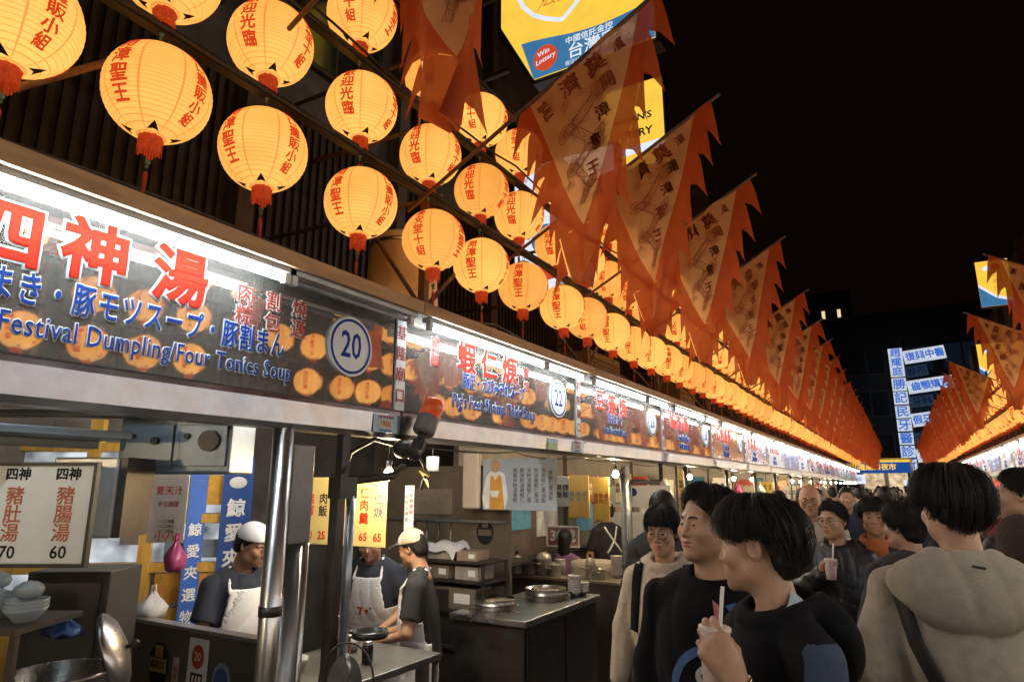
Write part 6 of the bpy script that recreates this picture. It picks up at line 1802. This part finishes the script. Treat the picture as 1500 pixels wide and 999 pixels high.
# man from behind in the grey hoodie
r, hx, fn, k = person('man seen from behind in a grey beige hoodie with a black shoulder strap', (.150, 2.76, 1.668), (-.38, .92), (.05, 1), 1.79, 'mushroom', dict(build=1.24, loose=1.22, hood=True, fold=.006, hem=.72, seed=2.0), cloth('grey_beige_fleece', (.45, .41, .345), .92, bump=.22), S2, HBLK,
    dict(w=1.02, neck=1.02), tilt=.02, arms=(((-.29, .03, 1.10), (-.285, -.08, .86)), ((.29, .03, 1.10), (.285, -.08, .86))), seed=5, n_str=900, th=.010)
strip_band(r, 'bag_strap', root_fn[r.name], [(.180, .0, 1.41), (.178, .0, 1.32), (.150, 0, 1.20), (.085, 0, 1.05), (.0, 0, .90)], .044, mat('nylon_strap', (.014, .013, .013), .6), (0, -1, 0), .004)
decal(r, 'neck_label', fn, (0, -1, 0), [[(-.022, 1.452), (-.055, 1.447), (-.055, 1.440), (-.022, 1.445)]], mat('nylon_strap', (.01, .01, .01)), .004)

# man with glasses, cream jacket and backpack
r, hx, fn, k = person('young man with thin glasses in a cream hooded jacket with backpack straps', (-1.09, 3.40, 1.520), (.02, -1), (.10, -1), 1.635, 'fringe', dict(build=1.0, loose=1.05, hood=True, fold=.008), cloth('cream_cotton', (.50, .43, .35)), S2, HBLK,
    dict(w=.97, jw=.95), tilt=.10, arms=REST, glasses=GOLD, seed=4, n_str=420)
strip_band(r, 'backpack_strap', fn, [(-.13, 0, 1.44), (-.145, 0, 1.30), (-.16, 0, 1.10)], .05, JET, (0, 1, 0), .008)
strip_band(r, 'backpack_strap', fn, [(.13, 0, 1.44), (.145, 0, 1.30), (.16, 0, 1.10)], .05, JET, (0, 1, 0), .008)
m = MB(); m.sphere((0, .24, 1.20), (.16, .10, .22), 16); m.build('backpack', JET, r)
decal(r, 'shirt_front', fn, (0, 1, 0), [[(-.03, 1.40), (.03, 1.40), (.045, 1.30), (.05, 1.1), (-.05, 1.1), (-.045, 1.30)]], cloth('grey_blue_tee', (.30, .32, .36)), .004)

# man with glasses drinking from a cup
la = ((.24, -.05, 1.11), (.20, -.25, 1.20)); rw = ((-.22, -.12, 1.13), (-.055, -.285, 1.27))
hp = hand_prims(rw[1], (.15, -.12, .45), (.85, -.35, .1), -1, (40, 50, 34), thumb=.7)
r, hx, fn, k = person('man with glasses in a black jacket sipping from a paper cup', (-.41, 4.92, 1.522), (-.42, -.9), (-.1, -1), 1.635, 'short', dict(build=1.08, loose=1.3, hood=True, fold=.010), mat('black_shell_jacket', (.016, .016, .018), .42, 0, .2, 20, .3, 120), S2, HBLK,
    dict(w=.98), tilt=.02, arms=(rw, REST[1]), hands=(hp, None), glasses=GOLD, seed=6, n_str=300, h=.0032, hh=.005)
pc = np.array(rw[1]) + norm((.15, -.12, .45)) * .075 + norm((.85, -.35, .1)) * .040
cup('pale paper cup with a straw held by the man in the black jacket', toworld(r, pc - np.array((0, 0, .09))), (.05, .06, 0), .115, .036)

# man with the orange collar
r, hx, fn, k = person('man in a dark jacket with an orange collar facing the camera', (-.18, 5.05, 1.545), (.02, -1), (0, -1), 1.655, 'fringe', dict(build=1.05, loose=1.2, fold=.008), cloth('dark_brown_jacket', (.030, .022, .018)), S3, HBLK, dict(w=.98, jw=1.0), tilt=.0, seed=9, n_str=300, h=.0032)
def colr(P): return smin(torus(P, (0, .004, 1.455), .082, .026, .30, 1.0, 1.0), ell(P, (0, -.09, 1.38), (.07, .035, .07)), .03)
V_, Q_ = surfnets(colr, (-.14, -.16, 1.28), (.14, .14, 1.54), .008)
put('collar', np_mesh('collar', V_, Q_, cloth('orange_fleece', (.42, .12, .035))), r)

# bald older man
r, hx, fn, k = person('older bald man with glasses in a beige jacket towering over the crowd', (-.67, 6.06, 1.625), (.05, -1), (.05, -1), 1.74, 'bald', dict(build=1.15, loose=1.25, fold=.007), cloth('beige_jacket', (.46, .40, .32)), S4, HGREY, dict(w=1.03, jw=1.08, fat=.003, nose=1.15), tilt=.03, glasses=BLKF, seed=12, n_str=0, h=.0032)

# dark haired man seen from behind between them
r, hx, fn, k = person('dark haired man in a grey jacket turned away beside the orange collar', (.0, 4.15, 1.535), (-.75, .60), (-.3, .95), 1.65, 'fringe', dict(build=1.05, loose=1.2, hood=True, fold=.008), cloth('charcoal', (.030, .029, .030)), S2, HBLK, dict(w=.98), tilt=.05, seed=14, n_str=420, h=.0032)

# people at the picture's edge on the right
r, hx, fn, k = person('man in a black puffy jacket seen in profile at the right edge', (.545, 4.40, 1.70), (-.95, .25), (-.7, .7), 1.81, 'short', dict(build=1.25, loose=1.6, fold=.012), mat('black_puffer', (.014, .014, .016), .5, 0, .2, 20, .3, 60), S1, HBLK, dict(w=1.0), seed=15, n_str=300, h=.0032)
r, hx, fn, k = person('person in a dark brown knitted cap cut by the right edge', (.405, 3.40, 1.50), (.3, .95), (.3, .95), 1.60, 'mushroom', dict(build=1.15, loose=1.5, hood=True, fold=.010), cloth('dark_brown_wool', (.035, .022, .016)), S2, cloth('brown_knit', (.040, .022, .015)), dict(w=1.05), seed=16, n_str=0, h=.004)

# the cooks
APR = mat('white_apron', (.80, .80, .82), .75, 0, .04, 4, .06, 60)
def apron(root, fn, lean, lo=.50, print_=True, k=1):
    def af(P):
        d = np.abs(fn(P) - .012) - .006
        x, y, z = P
        wx = np.where(z > 1.14, .10 + (1.36 - z) * .16, .30)
        d = smax(d, y - .055 + np.where(z > 1.14, .07, 0), .006)
        d = smax(d, np.abs(x) - wx, .006)
        d = smax(d, z - 1.36, .006)
        d = smax(d, .99 - z, .003)
        sk_ = np.abs(ell(P, (0, .0, .85), (.20, .155, .75))) - .006
        sk_ = smax(sk_, y - .10, .005); sk_ = smax(sk_, z - 1.0, .003); sk_ = smax(sk_, lo - z, .003)
        d = smin(d, sk_, .02)
        for s in (-1, 1):
            d = smin(d, cap(P, (s * .105, -.105, 1.345), (s * .085, .0, 1.462), .010), .01); d = smin(d, cap(P, (s * .085, .0, 1.462), (s * .05, .085, 1.45), .010), .01)
        return d
    V_, Q_ = surfnets(af, (-.26, -.26, lo - .02), (.26, .14, 1.50), .009)
    o = put('apron', np_mesh('apron', bend(V_, lean), Q_, APR), root)
    return o
def cap_hat(root, hx, front, mesh_):
    def hf(P):
        d = ell(P, (0, .008, .046), (.088, .108, .094))
        d = smax(d, .040 - P[2] - .1 * P[1], .006)
        return d
    V_, Q_ = surfnets(hf, (-.12, -.13, .0), (.12, .14, .16), .006)
    c = V_[Q_].mean(1)
    o = put('cap', np_mesh('cap', hx(V_), Q_, [front, mesh_], (c[:, 1] > -.025).astype(int)), root)
    def bf(P):
        d = np.abs(ell(P, (0, -.095, .038), (.086, .105, .022))) - .005
        d = smax(d, P[1] + .075, .004); d = smax(d, .044 - P[2] + .25 * (np.abs(P[0]) * 2), .004)
        return d
    V_, Q_ = surfnets(bf, (-.1, -.215, .01), (.1, -.06, .09), .005)
    put('cap_brim', np_mesh('cap_brim', hx(V_), Q_, front), root)
CAPW = mat('white_cap_cloth', (.72, .72, .72), .7, 0, .06); CAPM = mat('beige_cap_mesh', (.52, .44, .32), .7, 0, .15, 120, .4, 200); CAPG = mat('grey_white_cap', (.60, .62, .66), .7, 0, .08, 60, .3, 150)
BLT = cloth('black_tee', (.018, .018, .020)); NVT = cloth('navy_tee', (.020, .026, .042))
red = mat('apron_print', (.55, .07, .04), .6)
# cook in the beige cap, hands together in front
ra = ((-.235, -.04, 1.08), (-.11, -.27, 1.02)); la = ((.235, -.05, 1.08), (.09, -.29, 1.00))
r, hx, fn, k = person('cook in a white and beige mesh cap, black shirt and long white apron', (-2.655, 3.33, 1.372), (-.98, -.12), (-.86, -.45), 1.50, 'short', dict(build=.98, fold=.006, hem=.86, loose=1.05), BLT, S2, HBLK, dict(w=.95, jw=.92), tilt=.20, arms=(ra, la), hands=(hand_prims(ra[1], (.5, -.6, -.15), (.6, .3, -.6), -1, (28, 30, 20), thumb=.3), hand_prims(la[1], (-.75, -.55, -.1), (-.3, .5, -.7), 1, (26, 28, 20), thumb=.3)), lean=.10, short=True, seed=21, n_str=0, h=.0032, group='cooks in the stalls')
apron(r, fn, .10, .40); cap_hat(r, hx, CAPW, CAPM)
decal(r, 'apron_print', fn, (0, 1, 0), [[(-.05, 1.14), (.03, 1.14), (.02, 1.11), (-.03, 1.11)], [(-.03, 1.19), (.0, 1.19), (.0, 1.165), (-.03, 1.165)]], red, .022, .10)
# cook under the yellow menu
ra = ((-.25, -.06, 1.10), (-.13, -.30, .98)); la = ((.26, -.05, 1.12), (.16, -.30, 1.02))
r, hx, fn, k = person('cook in a navy shirt and white apron bending under the yellow menu', (-3.10, 3.42, 1.395), (.45, -.9), (.30, -.95), 1.60, 'short', dict(build=1.08, fold=.006, hem=.86), NVT, S2, HBLK, dict(w=1.0, jw=1.02), tilt=.15, arms=(ra, la), hands=(hand_prims(ra[1], (.3, -.6, -.35), (.6, .3, -.6), -1, (30, 34, 24), thumb=.4), hand_prims(la[1], (-.35, -.7, -.2), (-.4, .4, -.6), 1, (30, 34, 24), thumb=.4)), lean=.24, short=True, seed=22, n_str=160, h=.0032, group='cooks in the stalls')
apron(r, fn, .24, .45)
decal(r, 'apron_print', fn, (0, 1, 0), [[(-.06, 1.16), (.05, 1.16), (.05, 1.145), (-.06, 1.145)], [(-.04, 1.145), (-.02, 1.145), (-.03, 1.10), (-.045, 1.10)], [(.0, 1.145), (.03, 1.145), (.02, 1.11), (.005, 1.11)]], red, .022, .24)
# cook at the bulkhead in the white cap
ra = ((-.235, -.08, 1.09), (-.09, -.30, 1.02)); la = ((.235, -.08, 1.09), (.06, -.31, 1.03))
r, hx, fn, k = person('cook in a grey white cap and white apron looking down behind the steel bulkhead', (-3.26, 2.58, 1.425), (.90, .30), (.86, -.30), 1.60, 'short', dict(build=1.02, fold=.006, hem=.86), NVT, S3, HBLK, dict(w=.97), tilt=.22, arms=(ra, la), hands=(hand_prims(ra[1], (.4, -.6, -.2), (.5, .3, -.7), -1, (30, 34, 24), thumb=.4), hand_prims(la[1], (-.4, -.6, -.2), (-.4, .4, -.7), 1, (30, 34, 24), thumb=.4)), lean=.16, short=True, seed=23, n_str=0, h=.0032, group='cooks in the stalls')
apron(r, fn, .16, .5); cap_hat(r, hx, CAPG, CAPG)
# cook in the far stall with the gold menus
r, hx, fn, k = person('cook in black with a white cap and white straps behind the gold menus', (-2.98, 7.2, 1.46), (-.9, -.3), (-.8, .5), 1.62, 'short', dict(build=1.0, fold=.006, hem=.8), BLT, S2, HBLK, dict(fine=False), arms=(((-.24, -.06, 1.08), (-.12, -.28, 1.04)), ((.24, -.06, 1.08), (.12, -.28, 1.04))), lean=.1, short=True, seed=24, n_str=0, h=.006, group='cooks in the stalls')
cap_hat(r, hx, CAPW, CAPW)
strip_band(r, 'apron_strap', fn, [(-.09, 0, 1.42), (-.02, 0, 1.28), (.10, 0, 1.12)], .022, APR, (0, -1, 0), .004, .1); strip_band(r, 'apron_strap', fn, [(.09, 0, 1.42), (.02, 0, 1.28), (-.10, 0, 1.12)], .022, APR, (0, -1, 0), .004, .1)
# vendor in a yellow sleeve reaching over the bulkhead
la = ((.26, -.10, 1.12), (.13, -.33, 1.00))
r, hx, fn, k = person('worker in a yellow jacket and white gloves reaching over the bulkhead', (-4.02, 2.05, 1.24), (.7, -.5), (.65, -.75), 1.56, 'short', dict(build=1.05, loose=1.3, fold=.009), cloth('mustard', (.55, .36, .09)), S2, HBLK, dict(fine=False), arms=(REST[0], la), lean=.62, seed=25, n_str=0, h=.006, group='cooks in the stalls')
# two seated diners at the far counter
for lab, x, y, c in (('seated diner in a yellow jacket with dark hair before the red number plate', -3.62, 6.75, (.55, .33, .06)), ('seated diner in a purple top with long dark hair beside the covered tub', -3.20, 6.60, (.20, .10, .20))):
    r, hx, fn, k = person(lab, (x, y, 1.17), (-.2, 1), (-.2, 1), 1.55, 'long' if c[2] > .1 else 'mushroom', dict(build=.98, loose=1.2, fold=.007), cloth('diner_%d' % int(c[0] * 100), c), S2, HBLK, dict(fine=False), seed=30 + int(c[0] * 10), n_str=0, h=.006, group='diners at the counter')

# ------------------------------------------------------------------ the crowd down the lane
CL = dict(fine=False)
tmpl = []
specs = [('short', 1, dict(build=1.05, loose=1.2, fold=.008), 0), ('fringe', 1, dict(build=1.0, loose=1.2, hood=True, fold=.008), 0), ('long', 1, dict(build=.92, loose=1.15, fold=.008), 0),
         ('mushroom', -1, dict(build=1.08, loose=1.25, hood=True, fold=.008), 0), ('long', -1, dict(build=.95, loose=1.2, fold=.008), 0), ('short', -1, dict(build=1.1, loose=1.25, fold=.008), 0)]
tops = [('black', (.014, .014, .015)), ('charcoal', (.03, .03, .032)), ('navy', (.02, .025, .05)), ('beige', (.38, .32, .25)), ('white', (.55, .54, .52)), ('olive', (.08, .08, .045)), ('dark red', (.20, .03, .025)), ('grey', (.18, .18, .18)), ('brown', (.08, .05, .03)), ('pale blue', (.25, .32, .42))]
crowd_m = {n: cloth('crowd_' + n.replace(' ', '_'), c) for n, c in tops}
places = []
rg = random.Random(4)
y = 6.6
while y < 44:
    for x in (-1.35, -.75, -.2, .35, .9, 1.4):
        if rg.random() < .80:
            places.append((x + rg.uniform(-.2, .2), y + rg.uniform(-.35, .35)))
    y += .95 + .04 * (y - 6)
places = [p for p in places if not (abs(p[0] + .67) < .45 and p[1] < 7.0)]
places += [(-1.25, 5.3), (-1.45, 4.55), (.75, 5.6), (1.2, 6.1), (.35, 6.0), (1.25, 5.0), (-1.6, 6.2), (-.95, 7.3), (.05, 6.9)]
seen = {}
for i, (x, y) in enumerate(sorted(places, key=lambda p: p[1])):
    ti = rg.choice((0, 0, 1, 2, 3, 3, 4, 5))
    st, fc, tq, _ = specs[ti]
    nm, _c = rg.choice(tops[:4] * 2 + tops)
    H = rg.uniform(1.56, 1.74) if st != 'long' else rg.uniform(1.52, 1.64)
    hairw = {'short': 'short dark hair', 'fringe': 'a dark fringe', 'long': 'long dark hair', 'mushroom': 'thick dark hair'}[st]
    lab = f'{"person with " + hairw + (" facing us" if fc > 0 else " walking off")} in {nm} top, ' + (f'{ORD[i]} nearest in the crowd' if i < 20 else ('mid lane' if y < 16 else 'far down the lane'))
    key = lab
    ang = (0 if fc > 0 else PI) + rg.uniform(-.5, .5)
    sc = H / 1.72
    if ti not in seen:
        d_ = (math.sin(ang), -math.cos(ang))
        r, hx, fn, k = person(lab, (x, y, 1.605 * sc), d_, d_, H, st, tq, crowd_m[nm], S2, HBLK, dict(CL, jw=.95 + .05 * (ti % 2)), seed=40 + ti, n_str=0, h=.0065, th=.02, hh=.009, group='crowd in the market lane')
        r.location = (x, y, 0)
        seen[ti] = r
        if ti % 2 == 0: pass
    else:
        r = dup(seen[ti], (x, y, 0), (0, 0, ang), lab, 'crowd in the market lane')
        r.scale = (sc, sc, sc)
        for ch in r.children:
            if ch.name.startswith('top'):
                ch.material_slots[0].link = 'OBJECT'; ch.material_slots[0].material = crowd_m[nm]
